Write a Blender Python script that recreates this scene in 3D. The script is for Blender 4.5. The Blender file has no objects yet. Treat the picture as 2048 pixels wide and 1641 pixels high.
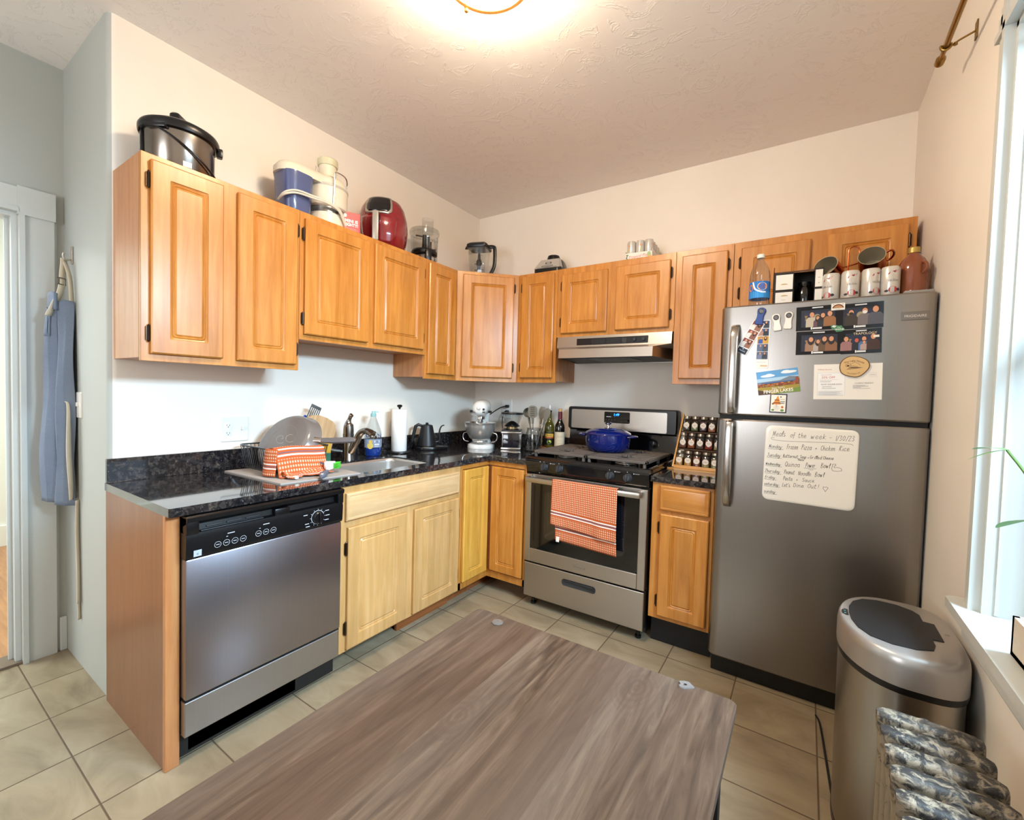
import bpy, bmesh, math, random
from mathutils import Vector, Matrix
SC = bpy.context.scene
COL = SC.collection
R = math.radians
PI = math.pi
random.seed(7)

# ---------------------------------------------------------------- materials
def S(h):
    h = h.lstrip('#'); h = h if len(h) == 6 else ''.join(c*2 for c in h)
    v = [int(h[i:i+2], 16)/255 for i in (0, 2, 4)]
    return tuple((c/12.92 if c <= .04045 else ((c+.055)/1.055)**2.4) for c in v)+(1,)

MATS = {}
def mat(name, col='#808080', rough=.5, metal=0, trans=0, ior=1.45, coat=0, emis=None, es=0, alpha=1, spec=.5, bump=None, sub=0):
    if name in MATS: return MATS[name]
    m = bpy.data.materials.new(name); m.use_nodes = True
    b = m.node_tree.nodes['Principled BSDF']
    b.inputs['Base Color'].default_value = S(col); b.inputs['Roughness'].default_value = rough
    b.inputs['Metallic'].default_value = metal; b.inputs['IOR'].default_value = ior
    b.inputs['Transmission Weight'].default_value = trans; b.inputs['Coat Weight'].default_value = coat
    b.inputs['Alpha'].default_value = alpha; b.inputs['Specular IOR Level'].default_value = spec
    if emis: b.inputs['Emission Color'].default_value = S(emis); b.inputs['Emission Strength'].default_value = es
    if bump:
        N = G(m); n = N.noise(bump[0], 4, vec=N.obj()); N.bump(n, bump[1], bump[2] if len(bump) > 2 else .002)
    MATS[name] = m
    return m

class G:
    def __init__(s, m):
        s.m = m; s.t = m.node_tree; s.b = s.t.nodes['Principled BSDF']
    def n(s, typ, **k):
        x = s.t.nodes.new(typ)
        for a, v in k.items(): setattr(x, a, v)
        return x
    def l(s, a, b): s.t.links.new(a, b)
    def obj(s, rnd=False, kind='Object'):
        tc = s.n('ShaderNodeTexCoord'); o = tc.outputs[kind]
        if rnd:
            oi = s.n('ShaderNodeObjectInfo'); mu = s.n('ShaderNodeMath', operation='MULTIPLY'); mu.inputs[1].default_value = 37.
            s.l(oi.outputs['Random'], mu.inputs[0])
            ad = s.n('ShaderNodeVectorMath', operation='ADD'); s.l(o, ad.inputs[0]); s.l(mu.outputs[0], ad.inputs[1]); o = ad.outputs[0]
        return o
    def map(s, vec, scale=(1, 1, 1), loc=(0, 0, 0)):
        x = s.n('ShaderNodeMapping'); x.inputs['Scale'].default_value = scale; x.inputs['Location'].default_value = loc
        s.l(vec, x.inputs['Vector']); return x.outputs[0]
    def noise(s, scale, detail=4, vec=None, rough=.55, dist=0):
        x = s.n('ShaderNodeTexNoise'); x.inputs['Scale'].default_value = scale; x.inputs['Detail'].default_value = detail
        x.inputs['Roughness'].default_value = rough; x.inputs['Distortion'].default_value = dist
        if vec is not None: s.l(vec, x.inputs['Vector'])
        return x.outputs['Fac']
    def vor(s, scale, vec=None, out='Distance'):
        x = s.n('ShaderNodeTexVoronoi'); x.inputs['Scale'].default_value = scale
        if vec is not None: s.l(vec, x.inputs['Vector'])
        return x.outputs[out]
    def ramp(s, fac, stops):
        x = s.n('ShaderNodeValToRGB'); e = x.color_ramp.elements
        while len(e) < len(stops): e.new(.5)
        for i, (p, c) in enumerate(stops):
            e[i].position = p; e[i].color = S(c) if isinstance(c, str) else (c, c, c, 1)
        s.l(fac, x.inputs[0]); return x.outputs[0]
    def mix(s, fac, a, b, mode='MIX'):
        x = s.n('ShaderNodeMix', data_type='RGBA', blend_type=mode)
        for i, v in ((0, fac), (6, a), (7, b)):
            if isinstance(v, (int, float)): x.inputs[i].default_value = v
            elif isinstance(v, str): x.inputs[i].default_value = S(v)
            elif isinstance(v, tuple): x.inputs[i].default_value = v
            else: s.l(v, x.inputs[i])
        return x.outputs[2]
    def math(s, op, a, b=None, c=None):
        x = s.n('ShaderNodeMath', operation=op)
        for i, v in enumerate((a, b, c)):
            if v is None: continue
            if isinstance(v, (int, float)): x.inputs[i].default_value = v
            else: s.l(v, x.inputs[i])
        return x.outputs[0]
    def sep(s, v):
        x = s.n('ShaderNodeSeparateXYZ'); s.l(v, x.inputs[0]); return x.outputs
    def bump(s, h, strength, dist=.002):
        x = s.n('ShaderNodeBump'); x.inputs['Strength'].default_value = strength; x.inputs['Distance'].default_value = dist
        s.l(h, x.inputs['Height']); s.l(x.outputs[0], s.b.inputs['Normal'])
    def col(s, c): s.l(c, s.b.inputs['Base Color'])
    def rough(s, c): s.l(c, s.b.inputs['Roughness'])

def wood(name, dark, mid, light, axis='z', strip=.075, rough=.35, coat=.25, contrast=.16):
    if name in MATS: return MATS[name]
    m = mat(name, mid, rough, coat=coat); N = G(m)
    N.b.inputs['Coat Roughness'].default_value = .25
    v = N.obj(True); sx = {'z': (9, 9, .7), 'x': (.7, 9, 9), 'y': (9, .7, 9)}[axis]
    n1 = N.noise(4, 6, N.map(v, sx), .6, .4)
    c = N.ramp(n1, [(.25, dark), (.5, mid), (.75, light)])
    xyz = N.sep(v); a = {'z': 0, 'x': 2, 'y': 0}[axis]
    w = N.n('ShaderNodeTexWhiteNoise', noise_dimensions='1D')
    N.l(N.math('FLOOR', N.math('DIVIDE', xyz[a], strip)), w.inputs['W'])
    k = N.math('MULTIPLY_ADD', w.outputs['Value'], contrast, 1-contrast/2)
    n2 = N.noise(3, 3, N.map(v, (3, 3, 2)))
    k = N.math('MULTIPLY', k, N.math('MULTIPLY_ADD', n2, .24, .88))
    cc = N.n('ShaderNodeCombineXYZ'); [N.l(k, cc.inputs[i]) for i in range(3)]
    N.col(N.mix(1., c, cc.outputs[0], 'MULTIPLY'))
    N.bump(N.noise(12, 3, N.map(v, sx)), .06, .001)
    MATS[name] = m
    return m

def steel(name, col='#8f8b86', rough=.3, axis='z', var=.08):
    if name in MATS: return MATS[name]
    m = mat(name, col, rough, 1); N = G(m)
    v = N.obj()
    sc = {'z': (700, 700, 3.), 'x': (3., 700, 700), 'y': (700, 3, 700)}[axis]
    f = N.noise(1, 2, N.map(v, sc)); g = N.noise(5, 4, v)
    N.rough(N.math('MULTIPLY_ADD', g, var*.5, rough-var/4))
    N.bump(f, .004, .0002); N.col(N.mix(N.math('MULTIPLY', f, .16), col, '#5f5a55'))
    return m

MAPLE = wood('maple', '#a3641f', '#b97a34', '#c88c46')
MAPLEX = wood('maple_crossgrain', '#a3641f', '#b97a34', '#c88c46', axis='x')
MAPLE_SIDE = wood('maple_side', '#a9683a', '#b97c4c', '#c28a58', contrast=.05)
MAPLE_PALE = wood('maple_pale', '#b0854c', '#bb915b', '#c79f6d')  # paler copy of the maple, daylight wash near the sink put into the colour
MAPLE_PALEX = wood('maple_pale_crossgrain', '#ba9364', '#c4a175', '#cdaf85', axis='x', strip=.03, contrast=.06)
TOE = wood('toe_wood', '#7a4320', '#8d5129', '#9b5d33', axis='x', contrast=.04)
BAMBOO = wood('bamboo', '#c8964f', '#d8a760', '#e2b672', axis='x', strip=.02)
BOARDW = wood('board_wood', '#a88660', '#b8976f', '#c6a883', strip=.012, rough=.6, coat=0)

def mk_table():
    m = mat('table_laminate', '#7d6657', .42); N = G(m)
    v = N.obj(); xyz = N.sep(v)
    p = N.math('FLOOR', N.math('DIVIDE', N.math('ADD', xyz[0], .043), .105))
    w = N.n('ShaderNodeTexWhiteNoise', noise_dimensions='1D'); N.l(p, w.inputs['W'])
    off = N.n('ShaderNodeCombineXYZ'); N.l(N.math('MULTIPLY', w.outputs['Value'], 9), off.inputs[1]); N.l(N.math('MULTIPLY', w.outputs['Value'], 5), off.inputs[2])
    ad = N.n('ShaderNodeVectorMath', operation='ADD'); N.l(v, ad.inputs[0]); N.l(off.outputs[0], ad.inputs[1]); v2 = ad.outputs[0]
    n1 = N.noise(3, 8, N.map(v2, (16, 1.3, 1)), .62, 1.2)
    c = N.ramp(n1, [(.30, '#23180f'), (.43, '#3f2f23'), (.55, '#554335'), (.7, '#6e5c4b')])
    n2 = N.noise(1, 3, N.map(v2, (4, .8, 1)), .5, .5)
    c = N.mix(N.ramp(n2, [(.35, 0.), (.75, .75)]), c, '#625850')
    c = N.mix(N.math('MULTIPLY', w.outputs['Value'], .55), c, '#4a382c')
    fine = N.noise(1, 3, N.map(v2, (220, 9, 1)))
    c = N.mix(N.ramp(fine, [(.25, .5), (.42, 0.)]), c, '#2f231d')
    # knots
    for kx, ky in ((2.099, -2.125), (1.867, -2.385)):
        d = N.n('ShaderNodeVectorMath', operation='SUBTRACT'); N.l(v, d.inputs[0]); d.inputs[1].default_value = (kx, ky, .74)
        md = N.map(d.outputs[0], (1, .55, 1)); wob = N.noise(14, 3, v)
        ln = N.n('ShaderNodeVectorMath', operation='LENGTH'); N.l(md, ln.inputs[0])
        r = N.math('ADD', ln.outputs['Value'], N.math('MULTIPLY_ADD', wob, .03, -.015))
        ring = N.math('SINE', N.math('MULTIPLY', r, 620))
        msk = N.ramp(r, [(.008, 1.), (.055, 0.)])
        fac = N.math('MULTIPLY', N.math('MULTIPLY_ADD', ring, .3, .42), msk)
        c = N.mix(fac, c, '#4a3a31')
    N.col(c); N.bump(fine, .12, .0008)
    return m
TABLE = mk_table()

def mk_granite():
    m = mat('granite', '#141418', .07, coat=.4); N = G(m)
    v = N.obj()
    a = N.vor(62, v, 'Color'); a = N.sep(a)[0]
    n = N.noise(46, 6, v, .72)
    c = N.ramp(n, [(.36, '#0b0b0f'), (.52, '#1f1e21'), (.62, '#3f3935'), (.76, '#776b60')])
    c = N.mix(N.ramp(a, [(.8, 0.), (.95, .3)]), c, '#5c544e')
    c = N.mix(N.ramp(N.noise(150, 2, v), [(.68, 0.), (.74, .7)]), c, '#8c8f98')
    N.col(c)
    return m
GRANITE = mk_granite()

def mk_floor():
    m = mat('floor_tiles', '#b9a27c', .3); N = G(m)
    v = N.obj(); T = .31
    xyz = N.sep(v)
    fx = N.math('FRACT', N.math('DIVIDE', N.math('ADD', xyz[0], 31-.581), T))
    fy = N.math('FRACT', N.math('DIVIDE', N.math('ADD', xyz[1], 31+.69), T))
    ex = N.math('MINIMUM', fx, N.math('SUBTRACT', 1, fx)); ey = N.math('MINIMUM', fy, N.math('SUBTRACT', 1, fy))
    e = N.math('MINIMUM', ex, ey)
    grout = N.ramp(e, [(.006, 1.), (.011, 0.)])
    cell = N.n('ShaderNodeCombineXYZ')
    N.l(N.math('FLOOR', N.math('DIVIDE', N.math('ADD', xyz[0], 31-.581), T)), cell.inputs[0]); N.l(N.math('FLOOR', N.math('DIVIDE', N.math('ADD', xyz[1], 31+.69), T)), cell.inputs[1])
    w = N.n('ShaderNodeTexWhiteNoise', noise_dimensions='3D'); N.l(cell.outputs[0], w.inputs['Vector'])
    ad = N.n('ShaderNodeVectorMath', operation='MULTIPLY_ADD'); N.l(w.outputs['Color'], ad.inputs[0]); ad.inputs[1].default_value = (9, 9, 9); N.l(v, ad.inputs[2])
    n = N.noise(3.2, 6, N.map(ad.outputs[0], (1, 2.2, 1)), .62, .8)
    c = N.ramp(n, [(.3, '#7d705a'), (.5, '#95866d'), (.7, '#a3957c')])
    c = N.mix(N.math('MULTIPLY', w.outputs['Value'], .18), c, '#81735c')
    N.col(N.mix(grout, c, '#5a4a38'))
    N.rough(N.math('MULTIPLY_ADD', grout, .5, .3))
    N.bump(N.math('SUBTRACT', N.math('MULTIPLY', n, .15), grout), .35, .003)
    return m
FLOOR = mk_floor()
def mk_paint(name, col, rough=.55, b=.08, sc=30):
    m = mat(name, col, rough); N = G(m); v = N.obj()
    N.bump(N.noise(sc, 5, v), b, .003)
    n = N.noise(2.2, 4, v)
    N.col(N.mix(N.ramp(n, [(.3, 0.), (.8, .1)]), col, '#8f8272'))
    return m
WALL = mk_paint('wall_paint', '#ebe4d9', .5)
WALLG = mk_paint('wall_paint_shade', '#b0b3ad', .5)  # greyer copy of the wall paint, dimness of the doorway side put into its colour
TRIM = mk_paint('trim_paint', '#c3c6c2', .35, .05, 60)
def mk_ceiling():
    m = mat('ceiling_plaster', '#efe9e2', .6); N = G(m); v = N.obj()
    a = N.noise(6.5, 7, v, .62, 2.5); 
    h = N.ramp(a, [(.55, 0.), (.585, 1.), (.66, .35)])
    N.bump(h, .38, .006)
    return m
CEIL = mk_ceiling()
STEEL = steel('brushed_steel', '#aaa49c', .30)
STEELX = steel('brushed_steel_horizontal', '#bab4ac', .33, 'x')
CHROME = mat('chrome', '#c9c6c2', .12, 1)
NICKEL = mat('brushed_nickel', '#9d9892', .24, 1)
BLACK = mat('black_plastic', '#0c0c0e', .3)
BLACKG = mat('black_gloss', '#06070a', .08, coat=.5)
BLACKM = mat('black_matte', '#131314', .55)
DKGREY = mat('dark_grey_plastic', '#2a2b2d', .4)
WHITEP = mat('white_plastic', '#e4e1da', .3)
WHITEG = mat('white_enamel', '#e8e6e0', .12, coat=.5)
HINGE = mat('dark_bronze', '#3a2c22', .3, .8)
def thin_glass(name, col='#ffffff', refl=.12, rough=.02, tint=.0):
    if name in MATS: return MATS[name]
    m = bpy.data.materials.new(name); m.use_nodes = True; t = m.node_tree
    t.nodes.remove(t.nodes['Principled BSDF'])
    out = t.nodes['Material Output']
    tr = t.nodes.new('ShaderNodeBsdfTransparent'); tr.inputs[0].default_value = S(col)
    gl = t.nodes.new('ShaderNodeBsdfGlossy'); gl.inputs['Roughness'].default_value = rough
    fr = t.nodes.new('ShaderNodeLayerWeight'); fr.inputs[0].default_value = .35
    mu = t.nodes.new('ShaderNodeMath'); mu.operation = 'MULTIPLY_ADD'; mu.inputs[1].default_value = .55; mu.inputs[2].default_value = refl*.35
    t.links.new(fr.outputs['Facing'], mu.inputs[0])
    mx = t.nodes.new('ShaderNodeMixShader'); t.links.new(mu.outputs[0], mx.inputs[0]); t.links.new(tr.outputs[0], mx.inputs[1]); t.links.new(gl.outputs[0], mx.inputs[2])
    t.links.new(mx.outputs[0], out.inputs['Surface'])
    MATS[name] = m
    return m
CLEAR = thin_glass('clear_plastic', '#eef0f0')
PANE = thin_glass('window_pane', '#f6fbff', .1)

# ---------------------------------------------------------------- mesh helpers
def BM(): return bmesh.new()
def setmi(fs, mi):
    for f in fs: f.material_index = mi
def box(bm, x0, x1, y0, y1, z0, z1, bev=0, mi=0, seg=2):
    r = bmesh.ops.create_cube(bm, size=1); vs = r['verts']
    for v in vs:
        v.co = Vector(((x0+x1)/2+v.co.x*(x1-x0), (y0+y1)/2+v.co.y*(y1-y0), (z0+z1)/2+v.co.z*(z1-z0)))
    fs = {f for v in vs for f in v.link_faces}; setmi(fs, mi)
    if bev:
        es = list({e for v in vs for e in v.link_edges})
        rr = bmesh.ops.bevel(bm, geom=es, offset=bev, segments=seg, affect='EDGES', profile=.5)
        setmi(rr['faces'], mi)
def loft(bm, loops, mi=0, cap0=True, cap1=True, closed=True):
    V = [[bm.verts.new(p) for p in L] for L in loops]
    n = len(V[0]); fs = []
    for a, b in zip(V, V[1:]):
        for i in range(n if closed else n-1):
            j = (i+1) % n
            fs.append(bm.faces.new((a[i], a[j], b[j], b[i])))
    if cap0 and n > 2: fs.append(bm.faces.new(V[0][::-1]))
    if cap1 and n > 2: fs.append(bm.faces.new(V[-1]))
    setmi(fs, mi)
    return V
def lathe(bm, prof, seg=28, c=(0, 0, 0), mi=0, axis='z', cap0=True, cap1=True, sx=1, sy=1):
    loops = []
    for r, z in prof:
        L = []
        for i in range(seg):
            a = 2*PI*i/seg; p = (r*math.cos(a)*sx, r*math.sin(a)*sy, z)
            if axis == 'y': p = (p[0], -p[2], p[1])
            if axis == 'x': p = (p[2], p[0], p[1])
            L.append((p[0]+c[0], p[1]+c[1], p[2]+c[2]))
        loops.append(L)
    return loft(bm, loops, mi, cap0, cap1)
def tube(bm, pts, r, seg=8, mi=0, closed=False, cap=True, flat=1):
    P = [Vector(p) for p in pts]; n = len(P); loops = []
    up = Vector((0, 0, 1)); N = None
    for i in range(n):
        if closed: t = (P[(i+1) % n]-P[i-1])
        else: t = P[min(i+1, n-1)]-P[max(i-1, 0)]
        t = t.normalized()
        if N is None:
            N = t.cross(up)
            if N.length < 1e-3: N = t.cross(Vector((1, 0, 0)))
        N = (N-t*N.dot(t)); N.normalize(); B = t.cross(N)
        rr = r[i] if isinstance(r, (list, tuple)) else r
        loops.append([P[i]+N*(math.cos(2*PI*k/seg)*rr)+B*(math.sin(2*PI*k/seg)*rr*flat) for k in range(seg)])
    if closed: loops.append(loops[0])
    loft(bm, loops, mi, cap and not closed, cap and not closed)
def rrect(w, h, r, n=4):
    o = []
    for cx, cy, a0 in ((w/2-r, h/2-r, 0), (-w/2+r, h/2-r, 90), (-w/2+r, -h/2+r, 180), (w/2-r, -h/2+r, 270)):
        for k in range(n+1):
            a = R(a0+90*k/n); o.append((cx+r*math.cos(a), cy+r*math.sin(a)))
    return o
def spline(pts, n=8):
    P = [Vector(p) for p in pts]; o = []
    for i in range(len(P)-1):
        p0 = P[max(i-1, 0)]; p1 = P[i]; p2 = P[i+1]; p3 = P[min(i+2, len(P)-1)]
        for k in range(n):
            t = k/n
            o.append(.5*((2*p1)+(p2-p0)*t+(2*p0-5*p1+4*p2-p3)*t*t+(3*p1-p0-3*p2+p3)*t**3))
    o.append(P[-1]); return o
def prism(bm, poly, a0, a1, axis='z', mi=0, bev=0):
    f = {'z': lambda p, a: (p[0], p[1], a), 'y': lambda p, a: (p[0], a, p[1]), 'x': lambda p, a: (a, p[0], p[1])}[axis]
    V = loft(bm, [[f(p, a0) for p in poly], [f(p, a1) for p in poly]], mi)
    return V
def sheet(bm, fn, nu, nv, mi=0, uvs=None):
    uvl = bm.loops.layers.uv.verify()
    V = [[bm.verts.new(fn(i/nu, j/nv)) for i in range(nu+1)] for j in range(nv+1)]
    for j in range(nv):
        for i in range(nu):
            f = bm.faces.new((V[j][i], V[j][i+1], V[j+1][i+1], V[j+1][i])); f.material_index = mi
            for lp, (a, b) in zip(f.loops, ((i, j), (i+1, j), (i+1, j+1), (i, j+1))):
                lp[uvl].uv = (a/nu*(uvs[0] if uvs else 1), b/nv*(uvs[1] if uvs else 1))
def fixn(bm): bmesh.ops.recalc_face_normals(bm, faces=bm.faces[:])

def part(name, bm, m, parent=None, loc=(0, 0, 0), rot=(0, 0, 0), smooth=35, label=None, fix=True):
    if fix: fixn(bm)
    me = bpy.data.meshes.new(name); bm.to_mesh(me); bm.free()
    for x in (m if isinstance(m, (list, tuple)) else [m]): me.materials.append(x)
    if smooth:
        for p in me.polygons: p.use_smooth = True
        me.set_sharp_from_angle(angle=R(smooth))
    o = bpy.data.objects.new(name, me); COL.objects.link(o)
    o.location = loc; o.rotation_euler = rot
    if parent: o.parent = parent
    if label: o['label'] = label
    return o
def tag(o, label, cat, group=None):
    o['label'] = label; o['category'] = cat
    if group: o['group'] = group
    return o
def thing(name, label, cat, loc=(0, 0, 0), rz=0, group=None, rot=None):
    o = bpy.data.objects.new(name, None); COL.objects.link(o)
    o.location = loc; o.rotation_euler = rot if rot else (0, 0, R(rz)); o.empty_display_size = .05
    return tag(o, label, cat, group)
def struct(name, bm, m, parent=None, smooth=0, **k):
    o = part(name, bm, m, parent, smooth=smooth, **k)
    if not parent: o['kind'] = 'structure'
    return o
def dup(root, label, loc=None, rot=None, group=None):
    r = root.copy(); COL.objects.link(r)
    if loc is not None: r.location = loc
    if rot is not None: r.rotation_euler = rot
    r['label'] = label
    if group: r['group'] = group
    def rec(a, b):
        for ch in list(a.children):
            c = ch.copy(); COL.objects.link(c); c.parent = b; rec(ch, c)
    rec(root, r)
    return r
def solid(o, t, off=0):
    md = o.modifiers.new('solidify', 'SOLIDIFY'); md.thickness = t; md.offset = off
def subsurf(o, n=1):
    md = o.modifiers.new('subd', 'SUBSURF'); md.levels = n; md.render_levels = n

# flat printed artwork: stacked thin polygons in the local XZ plane facing -y
class Deco:
    def __init__(s): s.bm = BM(); s.m = []; s.cols = {}; s.k = 0
    def mi(s, col, rough):
        if col not in s.cols:
            s.cols[col] = len(s.m); s.m.append(mat('print_'+col.strip('#'), col, rough))
        return s.cols[col]
    def poly(s, pts, col, rough=.45, step=True):
        if step: s.k += 1
        y = -.00006*s.k
        f = s.bm.faces.new([s.bm.verts.new((p[0], y, p[1])) for p in pts]); f.material_index = s.mi(col, rough)
        f.normal_update()
        if f.normal.y > 0: f.normal_flip()
    def rect(s, x0, z0, x1, z1, col, nx=1, **k):
        first = True
        for i in range(nx):
            a = x0+(x1-x0)*i/nx; b = x0+(x1-x0)*(i+1)/nx
            s.poly([(a, z0), (b, z0), (b, z1), (a, z1)], col, step=first, **k); first = False
    def disc(s, cx, cz, rx, rz, col, n=20, a0=0, a1=360, **k):
        full = (a1-a0) >= 360
        s.poly([(cx+rx*math.cos(R(a0+(a1-a0)*i/(n if full else n-1))), cz+rz*math.sin(R(a0+(a1-a0)*i/(n if full else n-1)))) for i in range(n)], col, **k)
    def line(s, pts, w, col, step=True, **k):
        if step: s.k += 1
        for a, b in zip(pts, pts[1:]):
            d = Vector((b[0]-a[0], b[1]-a[1]))
            if d.length < 1e-7: continue
            d.normalize(); nx, nz = -d.y*w/2, d.x*w/2; e = d*w*.3
            s.poly([(a[0]+nx-e.x, a[1]+nz-e.y), (a[0]-nx-e.x, a[1]-nz-e.y), (b[0]-nx+e.x, b[1]-nz+e.y), (b[0]+nx+e.x, b[1]+nz+e.y)], col, step=False, **k)
    def ring(s, cx, cz, r, w, col, n=20, rz=None):
        rz = rz or r
        s.line([(cx+r*math.cos(2*PI*i/n), cz+rz*math.sin(2*PI*i/n)) for i in range(n+1)], w, col)
    def text(s, t, x, z, size, col, align='CENTER', shear=0, off=0, rot=0, sx=1, arc=None, rough=.45):
        s.k += 1
        cu = bpy.data.curves.new('t', 'FONT'); cu.body = t; cu.size = size; cu.align_x = align; cu.shear = shear; cu.offset = off*size
        cu.resolution_u = 3; cu.fill_mode = 'FRONT'
        ob = bpy.data.objects.new('t', cu); COL.objects.link(ob)
        bpy.context.view_layer.update()
        me = bpy.data.meshes.new_from_object(ob.evaluated_get(bpy.context.evaluated_depsgraph_get()))
        bpy.data.objects.remove(ob); bpy.data.curves.remove(cu)
        mi = s.mi(col, rough); y = -.00006*s.k; ca, sa = math.cos(R(rot)), math.sin(R(rot)); V = []
        for v in me.vertices:
            a, b = v.co.x*sx, v.co.y
            if arc:  # bend along a circle of radius |arc|
                th = a/abs(arc)
                if arc > 0: a, b = (arc+b)*math.sin(th), (arc+b)*math.cos(th)-arc
                else: a, b = (abs(arc)-b)*math.sin(th), -(abs(arc)-b)*math.cos(th)+abs(arc)
            V.append(s.bm.verts.new((x+a*ca-b*sa, y, z+a*sa+b*ca)))
        for p in me.polygons:
            try:
                f = s.bm.faces.new([V[i] for i in p.vertices]); f.material_index = mi
                f.normal_update()
                if f.normal.y > 0: f.normal_flip()
            except ValueError: pass
        bpy.data.meshes.remove(me)
    def build(s, name, parent=None, loc=(0, 0, 0), rot=(0, 0, 0), wrap=None, cut=.012):
        if wrap:
            for _ in range(3):
                es = [e for e in s.bm.edges if abs(e.verts[0].co.x-e.verts[1].co.x) > cut]
                if not es: break
                bmesh.ops.subdivide_edges(s.bm, edges=es, cuts=1, use_grid_fill=True)
            for v in s.bm.verts:
                r = wrap(v.co.z) if callable(wrap) else wrap
                r0 = r-v.co.y; th = v.co.x/(wrap(0) if callable(wrap) else wrap)
                v.co = Vector((r0*math.sin(th), -r0*math.cos(th), v.co.z))
        return part(name, s.bm, s.m, parent, loc, rot, smooth=0, fix=False)
def persons(d, x, z, s, shirt, hair='#241510', skin='#c78f6d', mask=None, longhair=False):
    d.poly([(x-.5*s, z), (x-.48*s, z+.75*s), (x-.3*s, z+.95*s), (x+.3*s, z+.95*s), (x+.48*s, z+.75*s), (x+.5*s, z)], shirt)
    if longhair: d.disc(x, z+1.1*s, .3*s, .48*s, hair, 12)
    else: d.disc(x, z+1.28*s, .24*s, .26*s, hair, 12)
    d.disc(x, z+1.2*s, .19*s, .25*s, skin, 12)
    if mask: d.disc(x, z+1.1*s, .17*s, .14*s, mask, 10)
P_WIN, P_REAR, P_HALL, W_STR, DOME, VT, EXPO = 440, 48, 90, 2.6, 140, 'Standard', .08
CABLE = [(2.44, -.75, .005), (2.454, -.805, .005), (2.467, -1.0, .005), (2.475, -1.13, .005), (2.482, -1.24, .005), (2.49, -1.45, .005), (2.49, -1.62, .005)]
# ---------------------------------------------------------------- room shell
XW, H, YB = 2.757, 2.765, -4.9        # window wall, ceiling height, wall behind the viewer
YS, XD = -2.385, -.63                 # end of the sink wall, wall with the doorway
bm = BM(); box(bm, XD-.0, XW+.2, YB-.1, 0.1, -.06, 0); struct('floor', bm, FLOOR)
bm = BM(); V = [bm.verts.new(p) for p in ((-.8, .1, 2.77), (0, 0, 2.775), (XW, 0, 2.756), (XW+.2, .1, 2.756), (XW+.2, YB, 2.79), (-.8, YB, 2.76), (-.8, -1.2, 2.765))]
box(bm, -3.4, XW+.2, YB-.1, .1, 2.775, 2.85)
struct('ceiling', bm, CEIL)
# the cube's underside replaces the loose guide points
for o in [COL.objects['ceiling']]:
    b2 = BM(); b2.from_mesh(o.data); bmesh.ops.delete(b2, geom=[v for v in b2.verts if not v.link_faces], context='VERTS'); b2.to_mesh(o.data); b2.free()
bm = BM(); box(bm, 0, XW+.2, 0, .1, 0, 2.85); struct('wall_back', bm, WALL)
bm = BM()   # sink wall with a rounded outer corner, returning to the doorway wall
pl = [(0, .1), (0, 0), (0, YS+.03)]+[(-.03+.03*math.cos(R(a)), YS+.03-.03*math.sin(R(a))) for a in (15, 30, 45, 60, 75)]+[(-.03, YS), (XD-.1, YS), (XD-.1, YS+.1), (-.12, YS+.1), (-.12, .1)]
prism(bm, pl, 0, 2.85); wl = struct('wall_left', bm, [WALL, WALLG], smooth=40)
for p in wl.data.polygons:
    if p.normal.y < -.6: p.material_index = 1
bm = BM()   # doorway wall
DY0, DY1, DZ = -2.535, -3.38, 2.06
box(bm, XD-.1, XD, DY0, YS, 0, 2.85); box(bm, XD-.1, XD, DY1, DY0, DZ, 2.85); box(bm, XD-.1, XD, YB, DY1, 0, 2.85)
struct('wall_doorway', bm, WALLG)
bm = BM(); box(bm, XD-.1, .6, YB-.1, YB, 0, 2.85); box(bm, 1.7, XW+.2, YB-.1, YB, 0, 2.85); box(bm, .6, 1.7, YB-.1, YB, 0, .9); box(bm, .6, 1.7, YB-.1, YB, 2.3, 2.85)  # opening in this unseen wall is added to let the rear fill in
struct('wall_front', bm, WALL)
WY0, WY1, WZ0, WZ1 = -1.33, -2.36, .745, 2.28
bm = BM(); box(bm, XW, XW+.2, WY0, .1, 0, 2.85); box(bm, XW, XW+.2, YB, WY1, 0, 2.85); box(bm, XW, XW+.2, WY1, WY0, 0, WZ0); box(bm, XW, XW+.2, WY1, WY0, WZ1, 2.85)
struct('wall_right', bm, WALL)
# window: jamb linings, sashes, panes
bm = BM()
box(bm, XW-.005, XW+.2, WY0-.02, WY0, WZ0, WZ1); box(bm, XW-.005, XW+.2, WY1, WY1+.02, WZ0, WZ1); box(bm, XW-.005, XW+.2, WY1, WY0, WZ1-.02, WZ1)
box(bm, XW+.018, XW+.026, WY0-.024, WY0-.02, WZ0+.03, WZ1-.02); box(bm, XW+.105, XW+.12, WY0-.03, WY0-.02, WZ0+.03, WZ1-.02); box(bm, XW+.105, XW+.12, WY1+.02, WY1+.03, WZ0+.03, WZ1-.02); box(bm, XW+.105, XW+.12, WY1+.02, WY0-.02, WZ1-.03, WZ1-.02)
win = struct('window_1', bm, TRIM)
for i, (za, zb, xo) in enumerate(((WZ0+.03, 1.56, .12), (1.53, WZ1-.03, .158))):
    bm = BM(); y0, y1 = WY1+.03, WY0-.03
    box(bm, XW+xo, XW+xo+.035, y0, y0+.05, za, zb); box(bm, XW+xo, XW+xo+.035, y1-.05, y1, za, zb); box(bm, XW+xo, XW+xo+.035, y0, y1, za, za+.05); box(bm, XW+xo, XW+xo+.035, y0, y1, zb-.05, zb)
    sa = part('sash', bm, TRIM, win, smooth=0)
    bm = BM(); box(bm, XW+xo+.015, XW+xo+.019, y0+.04, y1-.04, za+.04, zb-.04); part('pane', bm, PANE, sa, smooth=0)
bm = BM()   # casing round the window with a stepped moulding
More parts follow.
